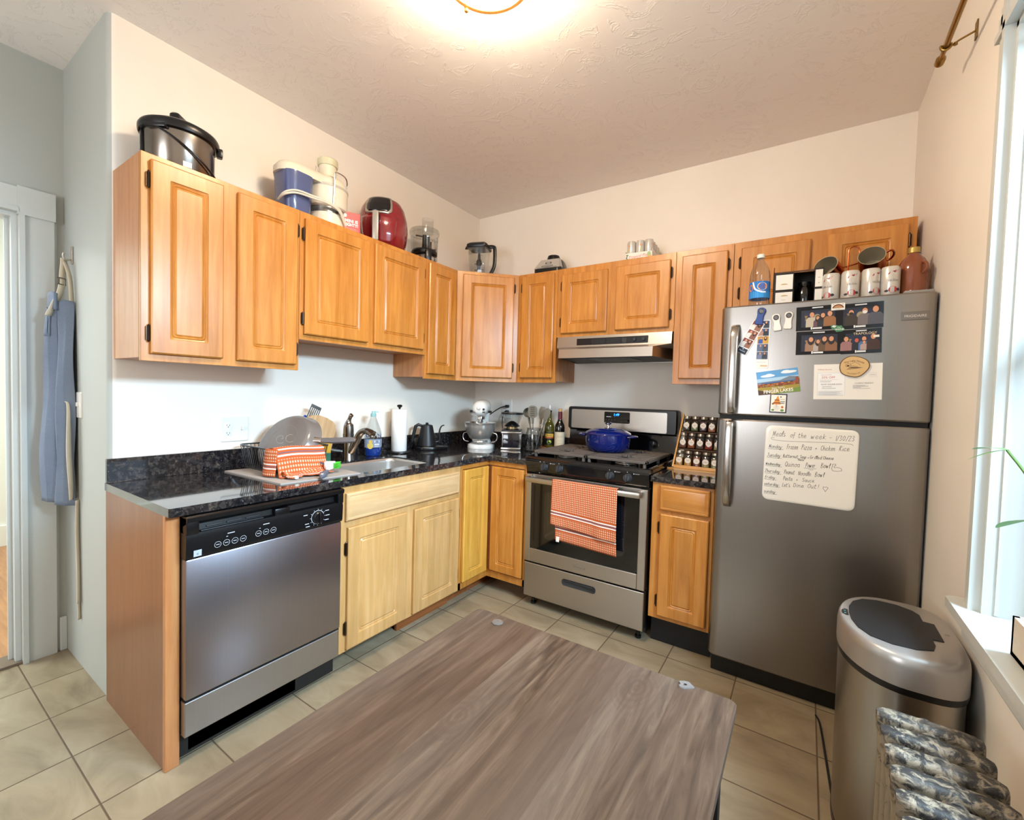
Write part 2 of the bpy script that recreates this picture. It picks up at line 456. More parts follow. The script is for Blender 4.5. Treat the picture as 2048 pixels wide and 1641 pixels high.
for (a, b, t) in ((WY0+.075, WY0+.055, .012), (WY0+.055, WY0+.012, .02), (WY0+.012, WY0-.006, .027)):
    box(bm, XW-t, XW, b, a, WZ0+.02, WZ1+.075)
    yy0, yy1 = WY1-(a-WY0), WY1-(b-WY0); box(bm, XW-t, XW, min(yy0, yy1), max(yy0, yy1), WZ0+.02, WZ1+.075)
    box(bm, XW-t, XW, WY1-.07, WY0+.07, WZ1+(b-WY0), WZ1+(a-WY0))
struct('trim_1', bm, TRIM)
bm = BM(); prism(bm, [(XW-.055, WY1-.1), (XW+.195, WY1-.1), (XW+.195, WY0), (XW+.0, WY0), (XW, WY0+.085), (XW-.04, WY0+.085), (XW-.055, WY0+.07)], WZ0+.001, WZ0+.027); box(bm, XW-.022, XW, WY1-.08, WY0+.06, WZ0-.075, WZ0-.002, .006)
struct('trim_2', bm, TRIM)
# doorway casing with corner block, jamb, baseboard
bm = BM(); t = .022
box(bm, XD, XD+t, DY0, -2.422, 0, 2.05); box(bm, XD, XD+.008, -2.424, -2.412, 0, 2.05)
box(bm, XD, XD+.03, DY0-.004, -2.418, 2.05, 2.175); box(bm, XD, XD+t, DY1, DY0-.004, DZ, 2.17); box(bm, XD, XD+t, DY1-.11, DY1, 0, 2.17)
box(bm, XD+t, XD+t+.012, DY0, DY0+.018, 0, 2.05); box(bm, XD+t, XD+t+.01, DY1, DY0, DZ+.001, DZ+.02)
box(bm, XD-.1, XD, DY0-.02, DY0, 0, DZ-.02); box(bm, XD-.1, XD, DY1, DY1+.02, 0, DZ-.02); box(bm, XD-.1, XD, DY1, DY0, DZ-.02, DZ); box(bm, XD-.06, XD-.045, DY0-.035, DY0-.02, 0, DZ)
struct('door_1', bm, TRIM)
bm = BM(); box(bm, XD, XD+.018, -2.412, YS, 0, .165, .004); struct('baseboard_left', bm, TRIM)
bm = BM(); box(bm, XD-.1, XD+.02, DY1, DY0, -.01, .012); struct('trim_3', bm, mat('old_threshold', '#6e5f4f', .6))
# hallway seen through the doorway
HW = wood('hall_floorboards', '#7d4f2a', '#9c6a3c', '#b27f4c', axis='x', strip=.06, rough=.3)
for p in HW.node_tree.nodes:
    pass
bm = BM(); box(bm, -3.4, XD-.1, -5, -1.6, -.06, 0); struct('floor_hall', bm, HW)
HALLW = mat('hall_paint', '#dfe3da', .6)
bm = BM(); box(bm, -3.0, -2.9, -5, -1.6, 0, 2.85); box(bm, -3.0, XD-.1, -1.7, -1.6, 0, 2.85); box(bm, -2.9, -2.88, -5, -1.6, 0, .16); struct('wall_hall', bm, HALLW)

# ---------------------------------------------------------------- cabinets
def door_bm(w, h, t=.02, frame=.058, rad=.012, flat=False):
    bm = BM()
    pr = [(0, 0, .0015), (0, -t+.005, .0015), (.005, -t, .003)]
    if flat: pr += [(.012, -t, .004), (.015, -t+.0015, .004), (.02, -t, .004)]
    else:
        f = min(frame, w*.25)
        pr += [(f, -t, .003), (f+.002, -t+.004, rad), (f+.007, -t+.0065, rad), (f+.011, -t+.003, rad), (f+.015, -t+.0065, rad*.8), (f+.022, -t+.0025, rad*.5)]
    loops = []
    for i, y, r in pr:
        loops.append([(p[0]+w/2, y, p[1]+h/2) for p in rrect(w-2*i, h-2*i, r, 3)])
    loft(bm, loops)
    return bm
def hinge_bm():
    bm = BM()
    tube(bm, [(0, 0, -.028), (0, 0, .028)], .0042, 8)
    tube(bm, [(0, 0, -.033), (0, 0, -.028)], [.002, .004], 8); tube(bm, [(0, 0, .028), (0, 0, .033)], [.004, .002], 8)
    box(bm, -.008, .008, .001, .0035, -.026, .026)
    return bm
def add_door(parent, x0, x1, z0, z1, yf, hinge='l', m=MAPLE, name='door', loc=None, rot=(0, 0, 0), flat=False, frame=.058, hz=None):
    w, h = x1-x0, z1-z0
    d = part(name, door_bm(w, h, flat=flat, frame=frame), m, parent, loc or (x0, yf, z0), rot, smooth=14)
    if hinge:
        for zz in (hz or (.075, h-.075)):
            part('hinge', hinge_bm(), HINGE, d, ((-.005 if hinge == 'l' else w+.005), -.008, zz))
    return d
def wall_cab(label, loc, rz, w, h, d, doors, name='wall_cabinet', cut=0):
    t = thing(name, label, 'cabinet', loc, rz, 'maple wall cabinets')
    bm = BM(); box(bm, 0.0005, w-.0005, -d+.02, -.001, .012, h, .001); part('carcass', bm, MAPLE_SIDE, t, smooth=0)
    bm = BM(); box(bm, .0008, w-.0008, -d, -d+.019, 0, h, .0012)
    part('face_frame', bm, MAPLE, t, smooth=0)
    for x0, x1, z0, z1, hg in doors: add_door(t, x0, x1, z0, z1, -d, hg)
    return t
UD = .299
wall_cab('tall two-door maple wall cabinet at the open end, under the pressure cooker', (0, -2.368, 1.395), 90, .61, .764, UD, [(.027, .272, .028, .741, 'l'), (.328, .591, .026, .738, 'r')])
wall_cab('short two-door maple wall cabinet above the sink, under the juicer and air fryer', (0, -1.758, 1.546), 90, .851, .613, UD, [(.021, .394, .027, .582, 'l'), (.437, .822, .03, .586, 'r')])
wall_cab('narrow one-door maple wall cabinet between the sink cabinet and diagonal corner cabinet', (0, -.907, 1.395), 90, .2967, .764, UD, [(.012, .27, .033, .742, 'r')])
t = thing('corner_wall_cabinet', 'diagonal corner maple wall cabinet with one door, under the clear blender jar', 'cabinet', (0, 0, 1.395), 0, 'maple wall cabinets')
bm = BM(); prism(bm, [(.001, -.001), (.001, -.6095), (UD-.02, -.6095), (.6095, -UD+.02), (.6095, -.001)], .012, .764); part('carcass', bm, MAPLE_SIDE, t, smooth=0)
bm = BM(); L = math.hypot(.61-UD, .61-UD); box(bm, .001, L-.001, 0, .019, 0, .764, .001); part('face_frame', bm, MAPLE, t, (UD, -.61, 0), (0, 0, R(45)), smooth=0)
e = .7071
add_door(t, 0, L*.865-.018, 0, .713, 0, 'r', loc=(UD+.04*e, -.61+.04*e, .028), rot=(0, 0, R(45)))
wall_cab('narrow one-door maple wall cabinet right of the diagonal corner, under the blender base', (.61, 0, 1.395), 0, .3124, .764, UD, [(.036, .292, .033, .742, 'l')])
wall_cab('short two-door maple wall cabinet above the range hood', (.9226, 0, 1.7015), 0, .7702, .4575, UD, [(.038, .358, .023, .413, 'l'), (.415, .742, .025, .417, 'r')])
wall_cab('narrow tall one-door maple wall cabinet between the range hood and the fridge', (1.693, 0, 1.395), 0, .302, .764, UD, [(.037, .273, .03, .729, 'r')])
wall_cab('two-door maple wall cabinet above the stainless fridge', (1.9955, 0, 1.78), 0, .741, .379, UD, [(.036, .344, .03, .342, 'l'), (.411, .709, .03, .349, 'r')])

# base cabinets
t = thing('cabinet_end_panel', 'glossy maple end panel closing the counter beside the dishwasher', 'panel', (0, -2.393, 0), 90)
bm = BM(); box(bm, 0, .018, -.59, -.002, 0, .872); part('side_panel', bm, wood('maple_gloss', '#744019', '#7f4a20', '#885328', rough=.3, coat=.22, contrast=.04), t, smooth=0)
bm = BM(); box(bm, -.002, .04, -.61, -.59, 0, .872, .002); part('stile', bm, MAPLE_SIDE, t, smooth=0)
t = thing('sink_base_cabinet', 'pale maple sink base cabinet with false drawer front, right of the dishwasher', 'cabinet', (0, -1.748, 0), 90)
W = .828
bm = BM(); box(bm, .0, W, -.61, -.56, .095, .872); box(bm, 0, .018, -.56, -.02, .095, .872); box(bm, W-.018, W, -.56, -.02, .095, .872); part('carcass', bm, MAPLE_SIDE, t, smooth=0)
bm = BM(); box(bm, 0, W, -.63, -.611, .10, .872, .001); part('face_frame', bm, MAPLE_PALE, t, smooth=0)
add_door(t, .021, .8, .712, .838, -.63, None, MAPLE_PALEX, 'false_drawer_front', flat=True)
add_door(t, .033, .387, .113, .679, -.63, 'l', MAPLE_PALE, hz=(.1, .47)); add_door(t, .443, .804, .113, .681, -.63, 'r', MAPLE_PALE, hz=(.1, .47))
bm = BM(); box(bm, .42, W, -.545, -.53, 0, .099); part('toe_kick', bm, TOE, t, smooth=0)
t = thing('corner_base_cabinet', 'maple corner base cabinet with folding doors meeting at the inner corner', 'cabinet', (0, 0, 0))
bm = BM(); prism(bm, [(.02, -.02), (.02, -.918), (.61, -.918), (.61, -.61), (.922, -.61), (.922, -.02)], .1, .872); part('carcass', bm, MAPLE_SIDE, t, smooth=0)
bm = BM(); prism(bm, [(.611, -.918), (.63, -.918), (.63, -.63), (.922, -.63), (.922, -.611), (.611, -.611)], .843, .872); box(bm, .611, .63, -.918, -.899, .1, .843); box(bm, .911, .922, -.63, -.611, .1, .843)
prism(bm, [(.611, -.918), (.63, -.918), (.63, -.63), (.922, -.63), (.922, -.611), (.611, -.611)], .1, .143); part('face_frame', bm, MAPLE, t, smooth=0)
MY = wood('maple_yellow', '#b8832f', '#c8953f', '#d6a652')
add_door(t, 0, .242, 0, .692, 0, None, MY, loc=(.63, -.897, .146), rot=(0, 0, R(90)), frame=.05)
add_door(t, 0, .246, 0, .684, 0, None, MAPLE, loc=(.662, -.63, .153), frame=.05)
bm = BM(); box(bm, .515, .53, -.918, -.42, 0, .099); box(bm, .515, .92, -.435, -.42, 0, .099); part('toe_kick', bm, TOE, t, smooth=0)
t = thing('base_cabinet', 'narrow maple base cabinet with drawer and door between the stove and fridge', 'cabinet', (1.7, 0, 0))
W = .298
bm = BM(); box(bm, 0, W, -.61, -.02, .155, .872); part('carcass', bm, MAPLE_SIDE, t, smooth=0)
bm = BM(); box(bm, 0, W, -.63, -.611, .155, .872, .001); part('face_frame', bm, MAPLE, t, smooth=0)
add_door(t, .042, .281, .732, .86, -.63, None, MAPLEX, 'drawer_front', flat=True)
add_door(t, .046, .282, .178, .712, -.63, 'l', MAPLE, frame=.055)
bm = BM(); box(bm, .0, W, -.56, -.545, 0, .155); part('toe_kick', bm, BLACKM, t, smooth=0)

# ---------------------------------------------------------------- countertops
HC, TH, DC = .903, .03, .645
def slab(outer, hole, z0, z1):
    bm = BM(); loops = []
    for L in ([outer, hole] if hole else [outer]):
        V = [bm.verts.new((p[0], p[1], z1)) for p in L]
        loops += [bm.edges.new((V[i], V[(i+1) % len(V)])) for i in range(len(V))]
    bmesh.ops.triangle_fill(bm, edges=loops, use_beauty=True)
    r = bmesh.ops.extrude_face_region(bm, geom=bm.faces[:])
    for g in r['geom']:
        if isinstance(g, bmesh.types.BMVert): g.co.z = z0
    return bm
t = thing('granite_countertop', 'long L-shaped black granite countertop with sink cutout and backsplash', 'countertop', (0, 0, HC-TH))
SX, SY, SWX, SWY = .385, -1.34, .35, .50
hole = [(SX+p[0], SY+p[1]) for p in rrect(SWX, SWY, .06, 6)]
out = [(.0, -2.396), (DC-.006, -2.396), (DC, -2.39), (DC, -DC-.03), (DC+.009, -DC-.009), (DC+.03, -DC), (.926, -DC), (.926, -.0), (.0, -.0)]
part('slab', slab(out, hole, 0, TH), GRANITE, t, smooth=30)
bm = BM(); box(bm, .0005, .021, -2.394, -.0005, TH, TH+.098, .002); box(bm, .021, .926, -.021, -.0005, TH, TH+.098, .002)
part('backsplash', bm, GRANITE, t, smooth=0)
t = thing('granite_countertop', 'short black granite countertop between the stove and fridge', 'countertop', (1.69, 0, HC-TH))
bm = BM(); box(bm, 0, .31, -DC, -.0005, 0, TH, .002); part('slab', bm, GRANITE, t, smooth=0)
# sink
t = thing('kitchen_sink', 'undermounted stainless steel sink sunk in the black granite counter', 'sink', (SX, SY, HC-TH-.2))
bm = BM(); lp = []
for k, z, r in ((.997, .221, .06), (.994, .20, .06), (.975, .03, .058), (.94, .006, .055), (.9, 0, .05)):
    lp.append([(p[0], p[1], z) for p in rrect(SWX*k, SWY*k, r, 6)])
loft(bm, lp, cap0=False); o = part('basin', bm, mat('sink_steel', '#cfcac4', .33, .85), t, smooth=50); solid(o, -.0015)
bm = BM(); lathe(bm, [(.04, 0), (.04, .003), (.03, .002), (.0285, -.002)], 20, (0, 0, .001)); part('drain', bm, CHROME, t)

# ---------------------------------------------------------------- dishwasher
t = thing('dishwasher', 'stainless dishwasher with black control panel, under the counter', 'dishwasher', (0, -2.354, 0), 90)
W = .603
bm = BM(); box(bm, .004, W-.004, -.60, -.04, .02, .868); part('tub', bm, BLACKM, t, smooth=0)
bm = BM(); pr = [(-.60, .722), (-.648, .722), (-.652, .73), (-.655, .79), (-.652, .808), (-.632, .812), (-.628, .832), (-.645, .84), (-.662, .85), (-.664, .864), (-.655, .869), (-.60, .869)]
prism(bm, pr, .002, W-.002, 'x'); part('control_panel', bm, mat('panel_black', '#0a0b0e', .28), t, smooth=20)
cp = COL.objects[-1]
bm = BM(); box(bm, .3, .36, -.652, -.60, .806, .834, .003); part('latch_handle', bm, BLACK, t, smooth=30)
for x0, x1 in ((.002, .04), (W-.03, W-.002)): bm = BM(); box(bm, x0, x1, -.66, -.60, .806, .866, .004); part('panel_end', bm, BLACK, t, smooth=30)
bm = BM()
for k in range(3): box(bm, .07+k*.065, .12+k*.065, -.636, -.628, .818, .822, .001)
box(bm, .05, .26, -.645, -.63, .808, .8115, .001); part('vent', bm, DKGREY, t, smooth=0)
d = Deco()
for k in range(4): d.ring(.098+k*.028, .752, .0105, .0012, '#b9bcc4', 16); d.rect(.092+k*.028, .7505, .104+k*.028, .7535, '#9a9da5')
for k in range(3): d.ring(.236+k*.028, .757, .0105, .0012, '#b9bcc4', 16); d.rect(.230+k*.028, .7555, .242+k*.028, .7585, '#9a9da5')
d.rect(.128, .783, .152, .786, '#b9bcc4'); d.rect(.252, .786, .276, .789, '#b9bcc4'); d.rect(.124, .773, .13, .775, '#b9bcc4'); d.rect(.238, .775, .243, .777, '#b9bcc4')
d.rect(.024, .728, .048, .75, '#a9b4c4'); d.text('e', .036, .733, .014, '#39465c')
d.ring(.478, .767, .0285, .0018, '#d0d3da', 28)
for a in range(0, 360, 30): d.line([(.478+.032*math.cos(R(a)), .767+.032*math.sin(R(a))), (.478+.036*math.cos(R(a)), .767+.036*math.sin(R(a)))], .0015, '#b9bcc4')
for x, z in ((.422, .786), (.43, .748), (.434, .736), (.52, .788), (.524, .767), (.52, .748)): d.rect(x-.009, z-.0015, x+.009, z+.0015, '#b9bcc4')
o = d.build('panel_lettering', t, (0, -.6535, 0), (R(-3.8), 0, 0)); o.location = (0, -.6545+.0, 0); o.rotation_euler = (0, 0, 0)
for v in o.data.vertices: v.co.y += -(v.co.z-.73)*.05+.0026-.0015
bm = BM(); lathe(bm, [(.025, 0), (.024, .012), (.02, .016)], 24, axis='y'); box(bm, -.004, .004, -.024, -.014, -.022, .022, .002); part('cycle_knob', bm, BLACK, t, (.478, -.655, .767))
bm = BM(); box(bm, .003, W-.003, -.648, -.60, .236, .72, .006); part('door', bm, steel('dishwasher_steel', '#a5a4ae', .31), t, smooth=30)
bm = BM(); box(bm, .004, W-.004, -.64, -.58, .104, .225, .003); part('kick_panel', bm, steel('kick_steel', '#b3b0ae', .4), t, smooth=0)
bm = BM(); box(bm, .01, W-.01, -.57, -.2, 0, .104); box(bm, .03, .42, -.60, -.57, .03, .104); part('base', bm, BLACKM, t, smooth=0)

# ---------------------------------------------------------------- range
t = thing('gas_range', 'freestanding black and stainless gas range with a towel on its door', 'stove', (.929, 0, 0))
W = .756
bm = BM(); box(bm, .002, W-.002, -.605, -.03, .05, .915); part('body', bm, BLACK, t, smooth=0)
bm = BM()
pr = [(-.605, .832), (-.636, .832), (-.642, .838), (-.652, .9), (-.65, .918), (-.642, .93), (-.63, .934), (-.60, .926), (-.07, .926), (-.07, .90), (-.60, .90)]
prism(bm, pr, 0, W, 'x'); box(bm, 0, .016, -.63, -.06, .92, .937, .004); box(bm, W-.016, W, -.63, -.06, .92, .937, .004); part('cooktop', bm, BLACKG, t, smooth=30)
bm = BM()
box(bm, .004, .042, -.652, -.61, .285, .825, .003); box(bm, W-.046, W-.004, -.652, -.61, .285, .825, .003); box(bm, .042, W-.046, -.652, -.61, .285, .368, .003); box(bm, .042, W-.046, -.640, -.61, .78, .825, .002)
dr = part('oven_door', bm, STEELX, t, smooth=0)
bm = BM()
for sx, sz in ((.042, .368),): 
    L = [(.042+p[0]+(W-.088)/2, -.648, .368+p[1]+.206) for p in rrect(W-.088, .412, .018, 4)]
    loft(bm, [L, [(a, -.62, c) for a, b, c in L]])
part('oven_window', bm, BLACKG, dr)
bm = BM(); L = [(p[0]+.385, -.6485, p[1]+.585) for p in rrect(.50, .29, .03, 4)]; loft(bm, [L, [(a, -.6475, c) for a, b, c in L]]); part('inner_window', bm, mat('oven_glass', '#14161c', .05, coat=1), dr)
bm = BM(); L = [(x, -.70+dy, .797+dz) for x in (.02, W-.02) for dy, dz in ((0, 0),)]
box(bm, .026, W-.03, -.706, -.688, .783, .815, .006); box(bm, .026, .05, -.69, -.64, .785, .813, .003); box(bm, W-.054, W-.03, -.69, -.64, .785, .813, .003); part('door_handle', bm, STEELX, dr, smooth=30)
d = Deco(); d.text('Whirlpool', .375, .318, .018, '#6f6a66', shear=.2); d.ring(.375, .325, .04, .001, '#77726d', 24, .014); d.build('lettering', dr, (0, -.6525, 0))
bm = BM(); bx = [(W/2+p[0], p[1]+.17) for p in rrect(W-.012, .21, .006, 3)]
box(bm, .005, W-.005, -.65, -.61, .066, .276, .004); dw = part('storage_drawer', bm, STEELX, t, smooth=0)
bm = BM(); lp = []
for k, y in ((1, -.6495), (1, -.652), (.98, -.6525), (.95, -.6508)): lp.append([(.374+p[0]*1, y, .214+p[1]) for p in rrect(.212*k, .04*(k if k > .96 else k*.85), .016*k, 4)])
loft(bm, lp); box(bm, .285, .463, -.6545, -.650, .219, .229, .002); part('drawer_handle', bm, mat('handle_grey', '#2e3034', .35, .2), dw)
for x in (.03, W-.06):
    for y in (-.59, -.1):
        bm = BM(); lathe(bm, [(.017, 0), (.017, .014), (.01, .016), (.01, .055)], 14); part('foot', bm, BLACK, t, (x+.015, y, 0))
def knob_bm():
    bm = BM(); lathe(bm, [(.025, 0), (.025, .004), (.0215, .008), (.0195, .024), (.017, .027)], 24, axis='y'); box(bm, -.0045, .0045, -.037, -.02, -.0195, .0195, .002); return bm
for x in (.128, .229, .541, .641): part('burner_knob', knob_bm(), DKGREY, t, (x, -.648, .876), (R(-6), 0, R(0)))
d = Deco()
for x in (.128, .229, .541, .641):
    d.disc(x-.002, .9075, .0022, .0022, '#d8d8d8', 8)
for x in (.17, .57, .675): d.disc(x, .902, .003, .003, '#d8d8d8', 8); d.rect(x+.006, .9005, x+.03, .9035, '#8f9094')
d.disc(.1, .906, .0028, .0028, '#d8d8d8', 8); d.disc(.09, .836, .003, .003, '#d8d8d8', 8)
o = d.build('panel_lettering', t, (0, -.6525, 0))
for v in o.data.vertices: v.co.y += (.902-v.co.z)*.16+.0
# burners and grates
def cap_bm(r):
    bm = BM(); lathe(bm, [(r*1.35, 0), (r*1.3, .006), (r*1.02, .008), (r*1.02, .013)], 24, mi=0, cap1=False); lathe(bm, [(r, .013), (r, .019), (r*.85, .023)], 24, mi=1); return bm
for x, y, r in ((.19, -.47, .042), (.19, -.2, .036), (.565, -.47, .045), (.565, -.2, .036), (.378, -.33, .034)):
    part('burner', cap_bm(r), [mat('burner_base', '#a8a49c', .35, .8), BLACKM], t, (x, y, .9265))
IRON = mat('cast_iron', '#5a524c', .5, .1, bump=(300, .2))
def grate_bm(w, cx):
    bm = BM(); z0, z1 = .951, .967; y0, y1 = -.605, -.095; b = .014
    box(bm, 0, w, y0, y0+.028, z0, z1, .003); box(bm, 0, w, y1-.02, y1, z0, z1, .003); box(bm, 0, b, y0, y1, z0, z1, .003); box(bm, w-b, w, y0, y1, z0, z1, .003)
    box(bm, 0, w, -.35, -.32, z0, z1, .003)
    for yc in (-.47, -.2):
        for k in range(-3, 4):
            y = yc+k*.033
            g = .052 if abs(k) < 1 else (.034 if abs(k) == 1 else .012)
            if abs(k) == 0: g = .06
            box(bm, .005, cx-g, y-.0095, y+.0095, z0+.002, z1, .002); box(bm, cx+g, w-.005, y-.0095, y+.0095, z0+.002, z1, .002)
        box(bm, cx-.0095, cx+.0095, yc+.055, yc+.12, z0, z1, .002); box(bm, cx-.0095, cx+.0095, yc-.12, yc-.055, z0, z1, .002)
    for x in (.01, w-.024):
        for y in (-.6, -.34, -.11): box(bm, x, x+.014, y, y+.014, .926, z0+.004, .001)
    return bm
part('grate', grate_bm(.355, .172), IRON, t, (.018, 0, 0), smooth=0); part('grate', grate_bm(.355, .19), IRON, t, (.375, 0, 0), smooth=0)
# backguard
bm = BM(); prism(bm, [(-.03, .92), (-.085, .92), (-.07, .96), (-.06, 1.07), (-.075, 1.08), (-.03, 1.09)], 0.004, W-.004, 'x'); box(bm, .06, W-.1, -.074, -.06, 1.062, 1.07, .001); part('lower_back_panel', bm, BLACKG, t, smooth=20)
bm = BM(); L = [rrect(W-.002, .158, .016, 5), rrect(W-.002, .158, .016, 5), rrect(W-.012, .148, .012, 5)]
loft(bm, [[(p[0]+W/2, y, p[1]+1.157) for p in Lk] for Lk, y in zip(L, (-.01, -.088, -.096))]); bg = part('backguard', bm, BLACK, t)
bm = BM(); L = [(p[0]+.363, -.0955, p[1]+1.152) for p in rrect(.665, .132, .01, 4)]; loft(bm, [L, [(a, -.0985, c) for a, b, c in L]]); part('steel_panel', bm, STEELX, bg)
bm = BM(); L = [(p[0]+.366, -.098, p[1]+1.172) for p in rrect(.178, .075, .007, 4)]; loft(bm, [L, [(a, -.1005, c) for a, b, c in L]]); cl = part('clock_panel', bm, BLACKG, bg)
m = mat('led_blue', '#1040ff', .4, emis='#1a6bff', es=9); MATS['print_1a6bff'] = m
d = Deco(); d.text('1:49', .362, 1.183, .024, '#1a6bff', shear=.1)
for x in range(4):
    for z in range(3):
        if z < 2: d.rect(.292+x*.02-.004, 1.155+z*.02, .292+x*.02+.004, 1.1565+z*.02, '#5c5f66'); d.rect(.40+x*.016-.003, 1.147+z*.024, .40+x*.016+.003, 1.1485+z*.024, '#6a5a52')
d.rect(.293, 1.174, .325, 1.1775, '#d0d3d8')
d.build('clock_display', cl, (0, -.1012, 0))

# ---------------------------------------------------------------- range hood
t = thing('range_hood', 'stainless under-cabinet range hood with black control strip above the stove', 'range hood', (.9226, 0, 1.545))
W = .77; a, b = .02, W-.004
bm = BM()
def ring5(xa, xb, yf, z): return [(xa, -.002, z), (xa, yf, z), (xb, yf, z), (xb, -.002, z)]
V = loft(bm, [ring5(a, b, -.315, .155), ring5(a, b, -.325, .085), [(a, -.002, .075), (.112, -.47, .055), (.702, -.47, .055), (b, -.002, .075)], [(a, -.002, .0), (.112, -.475, .0), (.702, -.475, .0), (b, -.002, .0)]], cap1=False)
o = part('canopy', bm, STEELX, t, smooth=0); 
bm = BM(); prism(bm, [(a+.01, -.01), (.12, -.46), (.694, -.46), (b-.01, -.01)], .004, .008); part('underside', bm, BLACKM, t, smooth=0)
bm = BM(); prism(bm, [(.27, -.12), (.27, -.40), (.55, -.40), (.55, -.12)], .0005, .0035); part('filter', bm, mat('filter_mesh', '#5b5a58', .5, .7, bump=(900, .6)), t, smooth=0)
bm = BM(); box(bm, .165, .63, -.3255, -.32, .095, .138, .002); cp = part('control_strip', bm, BLACK, t, smooth=0)
bm = BM(); [box(bm, .27+i*.1, .36+i*.1, -.3268, -.325, .101+k*.0065, .1035+k*.0065) for k in range(5) for i in range(2 if k else 2)]; box(bm, .47, .5, -.3268, -.325, .101, .13); part('louvre', bm, DKGREY, cp, smooth=0)
for x in (.55, .605): bm = BM(); lathe(bm, [(.011, 0), (.010, .009), (.008, .011)], 16, axis='y'); part('knob', bm, DKGREY, cp, (x, -.3255, .117))

# ---------------------------------------------------------------- refrigerator
FX0, FX1, FY = 2.005, 2.752, -.70
FW = FX1-FX0; FH = 1.742
t = thing('refrigerator', 'top-freezer stainless refrigerator covered with photos, magnets and a whiteboard', 'refrigerator', (FX0, 0, 0))
bm = BM(); box(bm, .004, FW-.004, -.62, -.03, .03, FH-.012, .004); part('body', bm, mat('fridge_side', '#3a3a3c', .45), t, smooth=0)
FST = steel('fridge_steel', '#98938e', .30)
def fdoor(z0, z1):
    bm = BM(); out = []
    prof = [(0, -.625), (0, -.672), (.004, -.684), (.012, -.693), (.026, -.6985), (.05, -.70), (FW/2, -.7035), (FW-.05, -.70), (FW-.026, -.6985), (FW-.012, -.693), (FW-.004, -.684), (FW, -.672), (FW, -.625)]
    lp = [[(FW/2+(p[0]-FW/2)*k, p[1]+dy, z) for p in prof] for z, k, dy in ((z0, .992, .004), (z0+.006, 1, 0), (z1-.006, 1, 0), (z1, .992, .004))]
    loft(bm, lp); return bm
fz = part('freezer_door', fdoor(1.243, FH), FST, t, smooth=25)
fd = part('fridge_door', fdoor(.094, 1.222), FST, t, smooth=25)
bm = BM(); box(bm, .006, FW-.006, -.665, -.6, 1.2, 1.26); box(bm, .01, FW-.01, -.64, -.6, .095, FH-.01); part('gasket', bm, BLACKM, t, smooth=0)
bm = BM(); box(bm, .012, FW-.012, -.655, -.3, .0, .092, .004); part('kick_grille', bm, BLACK, t, smooth=0)
HST = steel('handle_steel', '#b5b0aa', .2)
def handle(za, zb, far):
    bm = BM(); P = []; 
    # far end curves back to the door, near end at the gap
    pts = spline([(0, -.70, zb), (0, -.724, zb-(.02 if zb > za else -.02)), (0, -.742, zb-(.07 if zb > za else -.07)), (0, -.75, (za+zb)/2), (0, -.742, za+(.03 if zb > za else -.03)), (0, -.725, za)], 6)
    lp = []
    for p in pts: lp.append([(q[0], p.y+q[1], p.z) for q in rrect(.034, .017, .007, 3)])
    loft(bm, lp); box(bm, -.017, .017, -.735, -.698, min(za, za+(.03 if zb > za else -.03)), max(za, za+(.03 if zb > za else -.03)), .004)
    return bm
part('door_handle', handle(1.25, 1.655, 1), HST, fz, (.064, 0, 0))
part('door_handle', handle(1.216, .815, 0), HST, fd, (.06, 0, 0))
bm = BM(); box(bm, .640, .722, -.7045, -.699, 1.636, 1.668, .001); bd = part('badge', bm, mat('badge_metal', '#7d7873', .3, .9), fz, smooth=0)
d = Deco(); d.text('FRIGIDAIRE', .681, 1.6465, .0135, '#d8d4cf', sx=.95); d.build('lettering', bd, (0, -.7048, 0))
bm = BM(); box(bm, FW-.1, FW-.01, -.68, -.55, FH-.004, FH+.012, .004); part('hinge_cover', bm, mat('hinge_grey', '#8d8a86', .5), t)
# ---------------------------------------------------------------- things held on the refrigerator doors
FF = -.7032
def on_door(name, label, cat, x, z, w, h, rot, m, t=.0008, rad=.0, group=None, lift=0):
    """a thin flat thing on the door; returns it and a Deco drawn in its own centred coordinates"""
    bm = BM(); L = rrect(w, h, max(rad, .0004), 4 if rad else 1)
    loft(bm, [[(p[0], 0, p[1]) for p in L], [(p[0], -t, p[1]) for p in L]])
    o = part(name, bm, m, None, (x, FF-lift, z), (0, R(-rot), 0), smooth=0)
    tag(o, label, cat, group); o['t'] = t
    return o, Deco()
PAPER = mat('paper_white', '#e6e3dc', .5)
NIGHT = mat('photo_night', '#0e121b', .15)
def night(label, x, z, w, h, rot, people, lift=0, sign=None):
    o, d = on_door('photo_print', label, 'photo', x, z, w, h, rot, NIGHT, lift=lift, group='party photos on the freezer door')
    d.rect(-w*.38, -h*.36, w*.42, h*.34, '#141b2e'); d.rect(-w*.3, -h*.3, w*.34, h*.25, '#1b2542')
    d.rect(-w*.12, h*.41, w*.14, h*.46, '#c9ccd2')
    d.poly([(-w*.3, h*.12), (-w*.22, h*.12), (-w*.25, 0), (-w*.23, -h*.08), (-w*.29, -h*.08), (-w*.27, 0)], '#8a6d3c')
    if not sign: d.disc(0, h*.03, .012, .014, '#8f8768', 14)
    for pp in people: persons(d, pp[0]*w, -h*.36, pp[1]*h, *pp[2:3], **(pp[3] if len(pp) > 3 else {}))
    if sign:
        d.text(sign, w*.1, h*.27, .0135, '#d8c9a8', sx=.95); d.rect(w*.3, h*.13, w*.44, h*.22, '#e2ded2')
    d.rect(-w*.1, -h*.45, w*.12, -h*.38, '#d5d8dc'); d.rect(-w*.14, -h*.46, -w*.11, -h*.36, '#e8e8e8')
    d.build('print', o, (0, -.0008, 0)); return o
